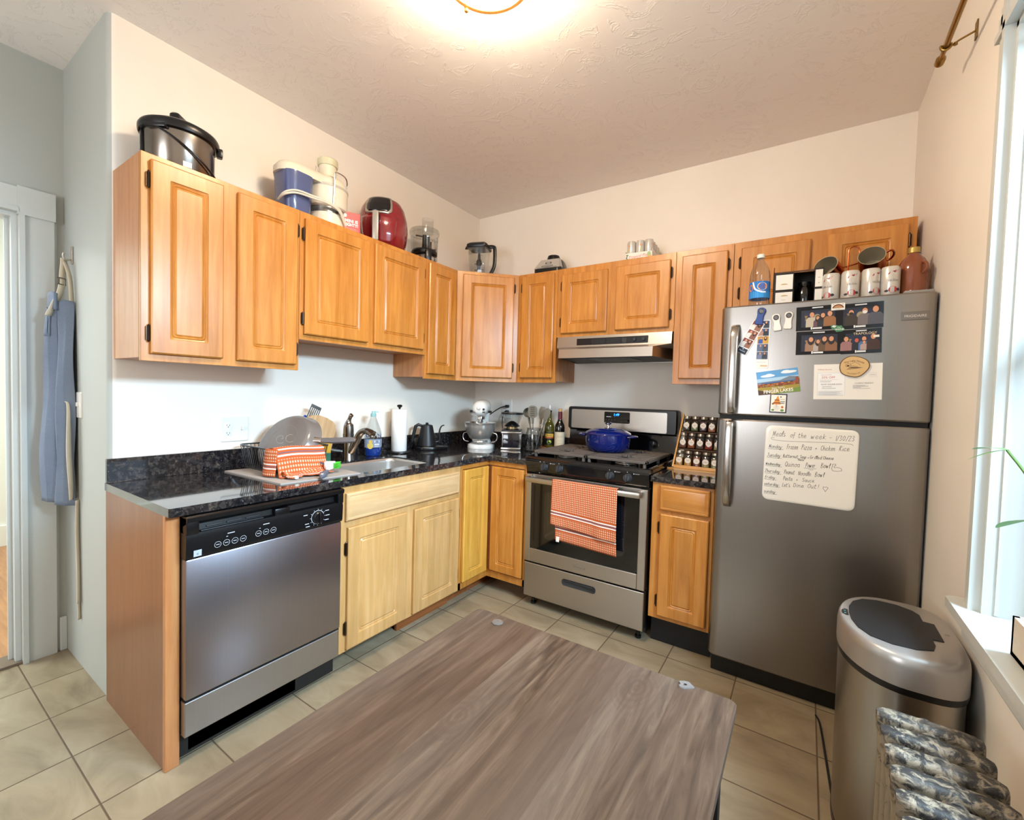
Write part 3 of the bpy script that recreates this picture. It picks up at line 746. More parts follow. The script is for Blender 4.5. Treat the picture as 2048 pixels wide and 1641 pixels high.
night('dark group photo, upper left of four, person in white shirt at its left', 2.375, 1.665, .147, .102, 1.0, [(-.12, .42, '#b5ac98'), (.02, .3, '#5f4049', dict(longhair=True)), (.14, .38, '#20222c', dict(longhair=True)), (.3, .42, '#8f6038', dict(hair='#3a2a20'))])
night('dark group photo, upper right of four, people wearing grey tops and face masks', 2.519, 1.664, .146, .103, 1.4, [(-.2, .42, '#33291f', dict(mask='#15130f')), (.1, .45, '#6d6566', dict(mask='#d9d9d9')), (.33, .48, '#4d505c')], .0004)
night('dark group photo, lower left of four, people with long dark hair', 2.383, 1.561, .156, .099, .4, [(-.16, .42, '#96745c', dict(longhair=True)), (0, .34, '#a8a09a', dict(longhair=True)), (.14, .42, '#5f452c', dict(longhair=True)), (.29, .42, '#80583a', dict(longhair=True))], .0009)
night('dark group photo, lower right of four, crowd under a TRAPOLOGY sign', 2.525, 1.561, .131, .098, 2.0, [(-.36, .4, '#946c6b'), (-.1, .34, '#1b1a1d', dict(skin='#b5523f')), (.08, .38, '#4a6895'), (.08, .26, '#a8928e'), (.3, .44, '#3d2722')], .0013, 'TRAPOLOGY')
o, d = on_door('sign_magnet', 'small white magnet with a brown arched mountain emblem above the group photos', 'magnet', 2.445, 1.706, .046, .028, .6, WHITEP, .003, .002, lift=.0022)
d.disc(0, -.006, .019, .016, '#6e3a26', 20, 0, 180); d.disc(0, -.006, .0145, .0105, '#b98a5c', 20, 0, 180); d.text('MOUNTAIN', 0, -.0035, .0045, '#2c1a12', arc=.02); d.text('A', 0, -.006, .006, '#3b2a1c'); d.rect(-.008, -.01, .008, -.009, '#777777'); d.rect(-.018, .008, -.013, .01, '#556'); d.rect(.013, .008, .018, .01, '#556')
d.build('print', o, (0, -.003, 0))
bm = BM(); pl = [(-.024, .008), (-.018, .014), (-.006, .013), (.004, .009), (.012, .011), (.017, .002), (.024, -.006), (.016, -.014), (-.004, -.016), (-.01, -.006), (-.02, -.001)]
prism(bm, pl, 0, -.003, 'y'); o = part('green_magnet', bm, mat('magnet_green', '#3f7a52', .4), None, (2.447, FF-.0022, 1.618), smooth=0); tag(o, 'small green and white irregular magnet in the middle of the group photos', 'magnet')
d = Deco(); d.text('MAINE', .006, -.009, .0105, '#d9e6da', rot=0, off=.01); d.text('The', .004, .0, .007, '#d9e6da'); d.poly([(-.021, .007), (-.014, .012), (-.004, .009), (-.01, .002)], '#cdd6d2'); d.build('print', o, (0, -.0032, 0))
def strip(label, x, z, w, h, rot, frames, lift, foot):
    o, d = on_door('photo_strip', label, 'photo strip', x, z, w, h, rot, PAPER, lift=lift)
    n = len(frames); fh = h*.8/n
    for i, (bg, sh) in enumerate(frames):
        z1 = h*.485-i*fh; d.rect(-w*.42, z1-fh*.93, w*.42, z1, bg)
        persons(d, -w*.16, z1-fh*.93, fh*.6, sh[0]); persons(d, w*.18, z1-fh*.93, fh*.6, sh[1], longhair=True)
    if foot: d.rect(-w*.42, -h*.49, w*.42, -h*.33, '#1b2030'); d.text(foot, 0, -h*.43, .009, '#e8e8e8', sx=.8); d.disc(0, -h*.36, .002, .002, '#ffffff', 8)
    else: d.rect(-w*.4, -h*.37, w*.3, -h*.365, '#a8a39a'); d.rect(-w*.1, -h*.45, w*.42, -h*.435, '#d9a13a')
    d.build('print', o, (0, -.0008, 0))
strip('long straight photo strip on a blue background hanging under the blue clip', 2.180, 1.562, .051, .215, -.8, [('#32456e', ('#8fa0bb', '#2d3342')), ('#3a4f7c', ('#a07a68', '#23262e')), ('#b98a2b', ('#2b4a93', '#c39436')), ('#4b5a7a', ('#55617a', '#3e434f')), ('#4b5a7a', ('#6b7793', '#2e3340'))], 0, None)
strip('tilted photo strip of a smiling couple with dark caption block', 2.128, 1.594, .049, .155, -27, [('#7d2f2a', ('#d9cfc6', '#8a5a45')), ('#86352e', ('#d9cfc6', '#7a4a3a')), ('#7d2f2a', ('#d9cfc6', '#8a5a45'))], .001, 'Memorie')
def clip(label, x, z, rot, m, lift):
    o = thing('magnetic_clip', label, 'clip', (x, FF-lift, z), group='magnetic bag clips', rot=(0, R(-rot), 0))
    pr = [(.0, .038), (.010, .036), (.0155, .030), (.0165, .022), (.0145, .012), (.0125, .003), (.013, -.01), (.0155, -.022), (.0155, -.034), (.012, -.0375)]
    pl = pr+[(-a, b) for a, b in pr[::-1][:-1]]
    bm = BM(); loft(bm, [[(a, 0, b) for a, b in pl], [(a, -.009, b) for a, b in pl], [(a*.86, -.012, b*.95) for a, b in pl]]); part('body', bm, m, o, smooth=40)
    bm = BM(); lathe(bm, [(.011, 0), (.0115, .0015), (.0095, .0028), (.008, .001)], 20, axis='y', sx=.95); part('grip_ring', bm, mat('grip_chrome', '#77777a', .2, .9), o, (0, -.0118, .021))
    return o
clip('blue magnetic clip holding two photo strips', 2.166, 1.687, -10, mat('clip_blue', '#24407f', .35), .0022)
clip('white magnetic clip beside the photo strips, slightly lower and turned', 2.230, 1.655, 8, WHITEP, 0)
clip('white magnetic clip nearest the dark group photos', 2.273, 1.661, -3, WHITEP, 0)
# postcards
o, d = on_door('postcard', 'autumn landscape postcard lettered FINGER LAKES', 'postcard', 2.244, 1.396, .158, .104, 8.0, PAPER)
w, h = .079, .052
d.rect(-w, -.005, w, h, '#5b9bd0'); d.rect(-w, -.005, w, .02, '#a9cde6')
for x, z, a, b in ((-.035, .03, .028, .006), (-.03, .033, .014, .006), (.045, .038, .03, .006), (.035, .041, .015, .006)): d.disc(x, z, a, b, '#e9f0f5', 16)
d.poly([(-w, -.003), (-w, .004), (.01, .006), (.045, .019), (w, .015), (w, -.003)], '#6f7d8e'); d.rect(-w*.8, -.004, w*.9, .001, '#355f9d')
d.rect(-w, -.022, w, -.004, '#7d4a22')
rr = random.Random(3)
for i in range(60):
    x = rr.uniform(-w+.005, w-.005); d.disc(x, rr.uniform(-.016, -.005), rr.uniform(.003, .006), rr.uniform(.002, .004), rr.choice(['#b5592a', '#c9792e', '#8a3f22', '#5c4a24', '#a8842f']), 8)
d.rect(-w, -h, w, -.019, '#a08b34'); d.poly([(-.02, -h), (w, -h), (w, -.03)], '#6f8a3a'); d.poly([(-w, -h), (-w, -.028), (-.03, -.045), (-.03, -h)], '#4a3320'); d.disc(w-.006, -.002, .008, .016, '#8b4a26', 10)
d.text('New York\u2019s', 0, -.03, .010, '#f0efe6'); d.text('FINGER LAKES', -.002, -.047, .0205, '#f2f1e8', sx=.86, off=.012)
d.build('print', o, (0, -.0008, 0))
o, d = on_door('picture_magnet', 'small dark-framed magnet with a bearded garden figure in an orange hat', 'magnet', 2.250, 1.301, .064, .084, -1, mat('frame_purple', '#241f33', .4), .003, .002, lift=.0009)
d.rect(-.028, -.037, .028, .037, '#f0ece0'); d.poly([(-.022, -.005), (.01, -.005), (-.002, .034)], '#d98d2b'); d.rect(-.019, 0, .007, .004, '#8a3a22'); d.rect(-.014, .012, .004, .016, '#8a3a22'); d.disc(-.006, -.02, .015, .016, '#e6e2da', 16)
for a in range(-60, 61, 20): d.line([(-.006, -.01), (-.006+.014*math.sin(R(a)), -.01-.02*math.cos(R(a)))], .0008, '#bdb8ae')
d.disc(-.006, -.006, .003, .003, '#d09a78', 10); d.disc(-.02, -.003, .004, .004, '#8a5a2b', 10); d.disc(.016, -.016, .005, .005, '#c26a35', 10); d.disc(.016, -.03, .007, .005, '#5f8a3f', 10); d.disc(-.019, -.03, .006, .004, '#5f8a3f', 10)
for k, (x, z) in enumerate(((.015, .018), (.016, .008), (.014, .001))): d.rect(x-.009, z-.0014, x+.009, z+.0014, ['#b6b2a0', '#3f6a2e', '#2f3a5c'][k])
d.disc(.009, .028, .003, .003, '#4a4a42', 8); d.build('print', o, (0, -.003, 0))
o, d = on_door('mailer_postcard', 'white advertising mailer with red 25% OFF lettering under the wooden magnet', 'mailer', 2.487, 1.398, .224, .146, 1.2, PAPER)
d.rect(-.1, -.058, -.005, .038, '#d9dcdd'); d.rect(-.097, -.055, -.008, .035, '#e9ebec')
d.text('Williams Sonoma', -.075, .049, .0075, '#a83a3a', sx=.9); d.text('SAVE AN EXTRA', -.069, .027, .005, '#b05050'); d.text('25% OFF', -.062, .014, .0125, '#b23a3a')
d.rect(-.092, .009, -.03, .0096, '#c98c8c')
for z, x1 in ((.003, -.05), (-.001, -.055)): d.rect(-.09, z, x1, z+.0014, '#9c9c9c')
d.text('SHOP ONLINE NOW', -.051, -.013, .0076, '#3a4444'); d.text('FREE SHIPPING', -.066, -.022, .005, '#566'); d.text('FREE IN-STORE PICKUP', -.06, -.029, .005, '#566', sx=.9)
for k in range(7): d.rect(-.095, -.04-k*.0025, -.012-.01*(k % 3), -.0392-k*.0025, '#a5a9aa')
d.text('CURRENT RESIDENT', .056, -.009, .0065, '#6a6a70')
for k, x1 in enumerate((.06, .07, .045, .075)): d.rect(.02, -.016-k*.004, x1, -.0145-k*.004, '#a5a5aa')
d.rect(.07, .02, .094, .035, '#cfcfcf'); d.rect(.071, .021, .093, .034, '#e3e1dc'); d.rect(.074, .026, .09, .0275, '#a5a5aa')
d.build('print', o, (0, -.0008, 0))
t = thing('wood_slice_magnet', 'oval wood slice magnet with bark rim and burned lake scene', 'magnet', (2.507, FF-.001, 1.459))
rr = random.Random(5); pl = [((.049+.002*math.sin(3*a+1))*math.cos(a)*(1+.03*math.sin(2*a)), (.043+.0015*math.sin(4*a))*math.sin(a)) for a in [2*PI*i/40 for i in range(40)]]
bm = BM(); loft(bm, [[(a, 0, b) for a, b in pl], [(a, -.006, b) for a, b in pl]]); part('bark_rim', bm, mat('bark', '#5a3c26', .8, bump=(120, .5)), t)
bm = BM(); loft(bm, [[(a*.94, -.004, b*.94) for a, b in pl], [(a*.94, -.0075, b*.94) for a, b in pl]]); part('wood_face', bm, mat('slice_wood', '#cdab76', .5), t)
d = Deco(); BR = '#4b2f1b'
d.text('The Lake House', 0, .020, .0098, BR, arc=.055, off=.01, shear=.1); d.text('Canandaigua NY', 0, -.031, .0068, BR, arc=-.06)
d.line([(-.026, .0), (-.026, .008), (-.018, .013), (-.01, .008), (-.01, 0)], .0012, BR); d.line([(-.026, 0), (0, .002), (.012, -.001)], .0012, BR); d.line([(-.01, .01), (.002, .018), (.014, .012), (.02, .005)], .001, BR); d.rect(-.023, .001, -.015, .006, BR)
d.poly([(-.022, -.007), (-.006, -.002), (.03, -.004), (.012, -.0065)], BR); d.poly([(-.025, -.012), (.03, -.0062), (-.02, -.0095)], BR); d.build('engraving', t, (0, -.0076, 0))

# whiteboard with the weekly meals, drawn stroke by stroke in a slanted hand
t = thing('whiteboard', 'magnetic whiteboard with handwritten weekly meals list on the lower fridge door', 'whiteboard', (2.371, FF-.001, 1.036), rot=(0, R(.7), 0))
bm = BM(); BW, BH = .330, .331
loft(bm, [[(p[0]*k, y, p[1]*k) for p in rrect(BW, BH, .026, 6)] for k, y in ((1, 0), (1, -.006), (.985, -.0085), (.93, -.0082))]); part('board', bm, mat('whiteboard_enamel', '#e9e6de', .16, coat=.4), t, smooth=50)
INK = '#24231f'
STK = {  # strokes on a 4 x 7 grid, lower-case script forms
 'a': ['3.4,3 2,4 .6,3 .6,1 1.8,0 3.2,1.4 3.4,4 3.3,1 4,0'], 'b': ['.6,7 .5,0 2.4,0 3.4,1.6 2.6,3.4 .6,2.6'], 'c': ['3.2,3.2 2,4 .6,2.6 .8,.7 2,0 3.6,.9'], 'd': ['3.2,3 1.8,4 .6,2.8 .7,.8 1.8,0 3.2,1.6 3.6,7 3.3,1 4,0'],
 'e': ['.6,1.8 3,2.4 2.6,3.8 1.4,4 .5,2.4 .8,.6 2,0 3.8,1'], 'f': ['3.2,6.6 2.2,7 1.6,5.8 1.4,-2', '.2,3.4 3,3.6'], 'g': ['3.2,3 1.8,4 .6,2.8 .8,.8 2,.2 3.3,2 3.2,-1.6 1.8,-2.6 .6,-1.6'], 'h': ['.8,7 .5,0', '.6,2.4 2,3.9 3,3.2 2.9,.6 3.8,0'], 'i': ['1,3.6 .9,.5 1.8,0', '1.1,5.4 1.2,5.6'],
 'k': ['.8,7 .6,0', '3,4 .8,2 3.6,0'], 'l': ['.6,1 1.8,5.6 1.4,7 .8,5 1,.6 2,0'], 'm': ['.4,4 .4,0', '.4,2.6 1.2,3.9 1.9,3.2 1.9,0', '1.9,2.6 2.8,3.9 3.5,3.2 3.5,.4 4.1,0'], 'n': ['.5,4 .5,0', '.5,2.6 1.8,3.9 2.9,3.2 3,.6 3.9,0'], 'o': ['2.2,4 .7,3 .6,1 1.8,0 3.2,1 3.2,3.2 2.2,4 3.9,3.4'],
 'p': ['.7,4 .4,-2.6', '.6,3 2.2,4 3.3,2.6 2.6,.5 .6,.6'], 'q': ['3.2,3 1.8,4 .6,2.8 .8,.8 2,.2 3.3,2 3.2,-2.6'], 'r': ['.6,4 .6,0', '.6,2.4 1.8,3.9 3,3.6'], 's': ['3,3.6 1.6,4 .8,3 2.8,1.4 2.2,.1 .4,.5', '2.4,.2 3.8,.9'], 't': ['1.6,6.4 1.3,.8 2.2,0 3.4,.6', '.2,4.4 3.2,4.6'], 'u': ['.5,4 .6,1 1.6,0 3,1.2 3.2,4 3.2,.8 4,0'],
 'v': ['.4,4 1.6,0 3.2,4'], 'w': ['.3,4 .9,0 1.9,3.2 2.8,0 3.6,4'], 'x': ['.4,4 3.2,0', '3.2,4 .4,0'], 'y': ['.5,4 .8,1.6 1.8,1 3,2', '3.3,4 2.6,-1.8 1.2,-2.6 .4,-1.6 3.6,.6'], 'z': ['.4,3.8 3,3.8 .6,0 3.4,.2'],
 'M': ['.2,0 .7,6.6', '.7,6.6 2.1,1.2', '2.1,1.2 3.5,6.8', '3.5,6.8 4,0'], 'F': ['.8,6.6 .6,0', '.2,6.6 3.6,6.8', '.7,3.6 2.6,3.8'], 'P': ['.8,6.8 .6,0', '.2,5.6 1.4,7 3.4,6 2.6,3.8 .8,3.4'], 'C': ['3.4,6 2,6.8 .6,4.4 .8,1 2.2,0 3.8,1'], 'R': ['.8,6.6 .6,0', '.4,6 2,6.9 3.2,5.4 .8,3.4 3.6,0'], 'T': ['.2,6.2 1.4,6.8 3.8,6.4', '2.2,6.5 1.8,1 .8,.2 .2,1'],
 'B': ['.8,6.6 .6,0 2.6,.2 3.4,1.8 .8,3.6 3,5 2.2,6.7 .5,6.5'], 'S': ['3.4,6 2,6.8 .8,5.2 3,2.4 2.2,.2 .4,.8'], 'G': ['3.4,6 1.8,6.8 .5,4 .9,.8 2.6,.2 3.4,2.8 2,2.8'], 'W': ['.2,6.4 .8,0 2,4.4 3,0 4,6.6'], 'Q': ['2,6.6 .4,4.6 .5,1.4 2,.1 3.6,1.8 3.5,5 2,6.6', '2.2,1.6 4,-.4'], 'N': ['.6,0 .8,6.4 3.2,.2 3.6,6.6'], 'L': ['.8,6.8 .6,.4 3,.2'], 'D': ['.8,6.4 .6,0', '.4,6.2 2.4,6.4 3.6,3.4 2.6,.4 .4,0'], 'O': ['2,6.6 .4,4.6 .5,1.4 2,.1 3.6,1.8 3.5,5 2,6.6 1.6,5.6'],
 '1': ['2,6.6 1.9,0'], '2': ['.6,5.4 1.8,6.6 3,5.2 .5,.2 3.4,.3'], '3': ['.6,6 2,6.6 3,5.2 1.4,3.6 3.2,2 2,.1 .4,.8'], '0': ['2,6.4 .7,4.4 .8,1.4 2,.2 3.2,1.8 3.2,4.8 2,6.4'], '/': ['3.2,7 .6,-.6'], '-': ['.6,2.8 3.4,3'], '+': ['2,4 2,.8', '.6,2.4 3.4,2.5'], ':': ['1.6,3.6 1.7,3.4', '1.5,.8 1.6,.6'], '!': ['2,6.6 1.8,2', '1.7,.5 1.75,.3'], '\'': ['1.4,7 1.1,5.6'], '"': ['1,7 .9,6', '2,7 1.9,6']}
dW = Deco()
def hand(s, x0, x1, z, size, lw=.0013, slope=.05):
    u = size/7; i = 0; wid = {c: (.5 if c in "il1:!'" else .85 if c == '/' else 1.25 if c in 'mwMW' else 1) for c in STK}
    tot = sum(4.5*wid[c] for c in s); kx = (x1-x0)/(tot*u)
    for ch in s:
        for st in STK[ch]:
            pts = [tuple(float(q) for q in p.split(',')) for p in st.split()]
            if len(pts) > 2: pts = [(q.x, q.y) for q in spline([(a, b, 0) for a, b in pts], 3)]
            dW.line([(x0+(i+a)*u*kx+b*.13*u, z+b*u+slope*(i+a)*u*kx) for a, b in pts], lw, INK, step=False)
        i += 4.5*wid[ch]
dW.k = 1
def uline(x0, z0, x1, z1, lw=.0011): dW.line([(x0, z0), ((x0+x1)/2, (z0+z1)/2-.001), (x1, z1)], lw, INK, step=False)
WORDS = [('Meals', -.1376, -.088, .118, .024), ('of', -.072, -.053, .119, .021), ('the', -.044, -.013, .119, .022), ('week', .0014, .056, .119, .022), ('-', .064, .076, .121, .02), ('1/30/23', .084, .150, .119, .022),
 ('Frozen', -.082, -.0404, .067, .021), ('Pizza', -.029, .0075, .070, .022), ('+', .018, .028, .074, .014), ('Chicken', .0387, .088, .074, .020), ('Rice', .1008, .136, .078, .021),
 ('Butternut', -.0942, -.0386, .029, .014), ('Soup', -.032, -.009, .032, .014), ('+', -.005, .001, .034, .009), ('Grilled', .003, .045, .034, .014), ('Cheese', .049, .0855, .037, .013), ('"Pasta"', -.042, -.013, .021, .009),
 ('Quinoa', -.085, -.030, -.009, .022), ('Power', -.010, .025, -.004, .020), ('Bowl', .043, .075, .001, .020), ('Peanut', -.086, -.0467, -.042, .018), ('Noodle', -.035, .012, -.041, .018), ('Bowl', .0245, .057, -.039, .020),
 ('Pasta', -.088, -.054, -.070, .017), ('+', -.041, -.033, -.066, .010), ('Sauce', -.019, .025, -.067, .016), ("Let's", -.09, -.060, -.099, .017), ('Dine', -.05, -.010, -.094, .017), ('Out!', .0018, .040, -.091, .019)]
for a, b, c, d_, e_ in WORDS: hand(a, b, c, d_, e_)
for a, b, c, d_, e_ in (('Monday:', -.149, -.094, .0655, .016), ('Tuesday:', -.153, -.098, .027, .016), ('Wednesday:', -.157, -.096, -.0105, .012), ('Thursday:', -.1586, -.096, -.0435, .015), ('friday:', -.158, -.112, -.071, .014), ('saturday:', -.1586, -.098, -.101, .013), ('sunday:', -.1586, -.108, -.134, .013)):
    hand(a, b, c-.003, d_, e_, .0013, .02); uline(b-.002, d_-.004, c, d_-.003)
dW.line([(q.x, q.y) for q in spline([(-.130, .110, 0), (-.139, .113, 0), (-.141, .107, 0), (-.128, .102, 0), (-.075, .101, 0), (0, .105, 0), (.08, .109, 0), (.135, .109, 0), (.146, .104, 0)], 5)], .0012, INK, step=False)
uline(-.014, -.008, .028, -.006); uline(.0, -.013, .018, -.012)
dW.line([(.081, .001), (.083, .02), (.093, .022), (.094, .015), (.088, .013), (.089, .006), (.1, .009), (.112, .006), (.115, -.003), (.1, -.007), (.084, -.007), (.081, .001)], .0013, INK, step=False)
dW.line([(.064, -.096), (.056, -.085), (.057, -.078), (.063, -.08), (.068, -.077), (.073, -.081), (.064, -.098)], .0013, INK, step=False)
dW.build('handwriting', t, (0, -.0083, 0))

# ---------------------------------------------------------------- on top of the refrigerator
ZT = FH
t = thing('soda_bottle', 'clear soda bottle with blue label and white cap on the fridge', 'bottle', (2.148, -.60, ZT), 12)
bm = BM(); lathe(bm, [(.03, 0), (.041, .004), (.0435, .02), (.043, .03), (.0415, .036), (.0435, .045), (.0435, .13), (.0425, .15), (.038, .175), (.03, .195), (.019, .213), (.0145, .222), (.0135, .236)], 32, cap1=False); part('bottle', bm, CLEAR, t, smooth=60)
bm = BM(); lathe(bm, [(.0165, .232), (.0165, .247), (.0155, .249)], 20); part('cap', bm, WHITEP, t)
bm = BM(); lathe(bm, [(.0438, .042), (.0438, .118)], 32, cap0=False, cap1=False); lb = part('label', bm, mat('label_blue', '#1a6fc0', .3), t)
d = Deco(); d.rect(-.05, -.036, .05, -.008, '#2f93d8', 10); d.line([(q.x, q.y) for q in spline([(-.034, .034, 0), (-.024, .004, 0), (0, -.01, 0), (.02, -.012, 0)], 5)], .007, '#f0f0f0'); d.disc(.006, .014, .021, .018, '#f2e3c4', 22); d.disc(.006, .014, .019, .016, '#d8803a', 22); d.text('Canada', .006, .016, .0105, '#a82a22'); d.text('Dry', .006, .005, .0105, '#a82a22')
d.disc(-.045, .01, .012, .016, '#d8803a', 16)
d.build('print', lb, (0, 0, .080), wrap=.0439)
t = thing('gift_box', 'open dark brown display box with white panels between bottle and cans', 'box', (2.298, -.59, ZT), 4)
DB = mat('dark_card', '#1d1512', .6); DBI = mat('dark_card_top', '#3d2a22', .55)
bm = BM(); w, dpt, h = .19, .13, .182
box(bm, -w/2, w/2, dpt-.003, dpt, 0, h); box(bm, -w/2, -w/2+.003, 0, dpt, 0, h); box(bm, w/2-.003, w/2, 0, dpt, 0, h-.02); box(bm, -w/2, w/2, 0, dpt, 0, .003); box(bm, -w/2, -.015, 0, .003, 0, h-.028); box(bm, .062, w/2, -.002, .003, 0, h-.02)
part('carton', bm, DB, t, smooth=0)
bm = BM(); prism(bm, [(0, h-.03), (0, h-.027), (dpt, h+.01), (dpt, h+.007)], -w/2, w/2, 'x'); part('lid_flap', bm, DBI, t, smooth=0)
for x0, x1, z0, z1 in ((-.085, -.019, .008, .066), (-.085, -.019, .078, .145), (.065, .092, .002, .07), (.065, .092, .08, .155)):
    bm = BM(); box(bm, x0, x1, -.0035, -.001, z0, z1); wp = part('white_panel', bm, PAPER, t, smooth=0)
d = Deco(); d.disc(-.052, .10, .014, .005, '#b79a5c', 14, 0, 180); d.disc(-.05, .048, .014, .005, '#b79a5c', 14, 0, 180); d.rect(-.062, .03, -.045, .032, '#b7b0a5'); d.rect(.074, .12, .083, .122, '#99948c'); d.rect(.076, .095, .081, .098, '#99948c'); d.build('print', t, (0, -.0036, 0))
o = thing('dark_jar', 'dark glass jar standing inside the open brown display box', 'jar', (2.324, -.525, ZT+.004)); bm = BM(); lathe(bm, [(.03, 0), (.036, .01), (.036, .075), (.026, .09), (.024, .1)], 24); part('glass', bm, mat('dark_glass', '#0f0d0b', .1, coat=.5), o); bm = BM(); lathe(bm, [(.026, .1), (.026, .112)], 20); part('lid', bm, BLACK, o)
# four silver cans
CANM = mat('can_silver', '#cfcbc4', .25, .35)
def can_tall():
    t = thing('drink_can', 'x', 'can', group='silver cans along the fridge front')
    bm = BM(); lathe(bm, [(.028, 0), (.0325, .006), (.0325, .118), (.029, .125), (.0285, .127), (.027, .1245)], 30); part('can_body', bm, CANM, t, smooth=50)
    d = Deco(); d.poly([(-.02, .03), (-.012, .04), (.008, .046), (.018, .05), (.012, .04), (-.004, .034), (-.014, .031)], '#8f1d2a'); d.rect(-.004, .014, .006, .03, '#bcb8b2'); d.text('VELSUN', 0, .002, .0098, '#44424a')
    d.disc(0, -.031, .015, .013, '#b03a3f', 18); d.disc(-.021, -.036, .007, .005, '#2d2a38', 12); d.disc(.019, -.031, .007, .006, '#2d2a38', 12); d.rect(-.034, -.056, .034, -.053, '#54302a', 8)
    d.build('print', t, (0, 0, .063), wrap=.0327)
    return t
c0 = can_tall()
for i, (x, y, rz, lb) in enumerate(((2.421, -.585, -25, 'silver drink can on the fridge, first right of the dark box'), (2.487, -.60, 8, 'silver drink can on the fridge, second from the dark box'), (2.555, -.60, 35, 'silver drink can on the fridge, its emblem turned towards the right'), (2.617, -.60, 12, 'silver drink can on the fridge, nearest the amber jug'))):
    o = c0 if i == 0 else dup(c0, lb); o['label'] = lb; o.location = (x, y, ZT); o.rotation_euler = (0, 0, R(rz))
COPPER = mat('copper', '#c2663f', .2, 1); TIN = mat('hammered_inside', '#a89f88', .45, .5, bump=(160, .8))
def mug():
    t = thing('copper_mug', 'x', 'mug', group='copper mugs')
    bm = BM(); lathe(bm, [(.03, 0), (.044, .004), (.05, .03), (.048, .075), (.0495, .09)], 30, mi=0, cap1=False); lathe(bm, [(.0495, .09), (.047, .09), (.0455, .074), (.047, .03), (.04, .008), (.001, .008)], 30, mi=1, cap0=False); part('cup', bm, [COPPER, TIN], t, smooth=50, fix=False)
    bm = BM(); tube(bm, spline([(.046, 0, .075), (.07, 0, .078), (.078, 0, .05), (.066, 0, .025), (.047, 0, .022)], 5), .0045, 8); part('handle', bm, COPPER, t)
    return t
m0 = mug(); m0['label'] = 'copper mug with dark inside hanging on the rack, left and lower one'
def aim(o, loc, d, roll=0):
    o.location = loc; o.rotation_euler = (Vector(d).to_track_quat('Z', 'Y') @ __import__('mathutils').Quaternion((0, 0, 1), roll)).to_euler()
aim(m0, (2.435, -.40, 1.905), (-.38, -.8, .35), R(200))
m1 = dup(m0, 'copper mug with dark inside hanging on the rack, right and higher one'); aim(m1, (2.575, -.40, 1.92), (-.12, -.85, .42), R(20))
t = thing('mug_rack', 'copper wire mug rack with looped top behind the silver cans', 'mug rack', (2.505, -.36, ZT))
bm = BM(); tube(bm, [(-.016, 0, .0), (-.016, 0, .26)], .0035, 8); tube(bm, spline([(-.016, 0, .26), (-.014, 0, .288), (.004, 0, .3), (.022, 0, .288), (.024, 0, .26), (.024, 0, .235)], 5), .003, 8); part('stem', bm, COPPER, t)
bm = BM(); tube(bm, spline([(-.075, -.02, .215), (-.055, -.005, .205), (0, 0, .215), (.07, -.01, .235), (.1, -.03, .25)], 6), .0035, 8); part('arm', bm, COPPER, t)
bm = BM(); tube(bm, [(.06*math.cos(2*PI*i/24), .05*math.sin(2*PI*i/24), .004) for i in range(24)], .004, 8, closed=True); tube(bm, [(-.06, 0, .004), (.06, 0, .004)], .0035, 8); part('base', bm, COPPER, t)
t = thing('growler_jug', 'amber brown glass jug with gold cap at the right end of fridge top', 'jug', (2.692, -.555, ZT), -60)
bm = BM(); lathe(bm, [(.04, 0), (.049, .006), (.05, .03), (.05, .115), (.047, .138), (.036, .16), (.02, .178), (.0165, .186), (.0165, .2)], 32); part('jug_body', bm, mat('amber_glass', '#7d4226', .12, coat=.5), t, smooth=60)
bm = BM(); lathe(bm, [(.0195, .186), (.0195, .206), (.018, .208)], 20); part('cap', bm, mat('gold_cap', '#b59a54', .35, .6), t)
bm = BM(); tube(bm, spline([(.045, 0, .14), (.062, 0, .13), (.066, 0, .11), (.05, 0, .095)], 5), .006, 8); part('loop_handle', bm, MATS['amber_glass'], t)
t = thing('black_mug', 'black mug mostly hidden behind the silver can and amber jug', 'mug', (2.640, -.49, ZT), 190)
bm = BM(); lathe(bm, [(.03, 0), (.036, .005), (.036, .085), (.033, .085), (.032, .01)], 24, cap1=True); part('cup', bm, BLACK, t); bm = BM(); tube(bm, spline([(.034, 0, .07), (.055, 0, .07), (.06, 0, .045), (.034, 0, .02)], 5), .005, 8); part('handle', bm, BLACK, t)
# ---------------------------------------------------------------- on top of the wall cabinets
ZC = 2.159
t = thing('pressure_cooker', 'black and steel electric pressure cooker with looping cord on the end wall cabinet', 'pressure cooker', (.155, -2.195, ZC), 0); t.scale = (.9, .9, .87)
bm = BM(); lathe(bm, [(.125, 0), (.132, .01), (.134, .17), (.136, .178)], 48); part('steel_body', bm, mat('cooker_steel', '#8d857d', .22, 1), t)
bm = BM(); lathe(bm, [(.136, .168), (.149, .172), (.152, .182), (.152, .198), (.147, .208), (.12, .224), (.06, .238), (.0005, .242)], 48, cap1=False); part('lid', bm, BLACK, t, smooth=50)
bm = BM(); L = [(p[0], p[1]) for p in rrect(.10, .04, .015, 4)]
loft(bm, [[(a*k, b*k2, z) for a, b in L] for z, k, k2 in ((.225, 1.3, 1.5), (.25, 1.05, 1.1), (.278, 1, 1), (.286, .85, .8))]); part('lid_handle', bm, BLACK, t, (0, 0, 0), (0, 0, R(-50)))
bm = BM(); box(bm, -.045, .045, -.152, -.128, .158, .176, .005); part('steam_latch', bm, BLACK, t, (0, 0, 0), (0, 0, R(35)))
bm = BM(); box(bm, -.02, .02, -.165, -.14, .15, .19, .006); part('side_handle', bm, BLACK, t, (0, 0, 0), (0, 0, R(160)))
bm = BM(); box(bm, -.024, .024, -.142, -.128, .0, .165, .006); part('front_trim', bm, BLACK, t, (0, 0, 0), (0, 0, R(-12)))
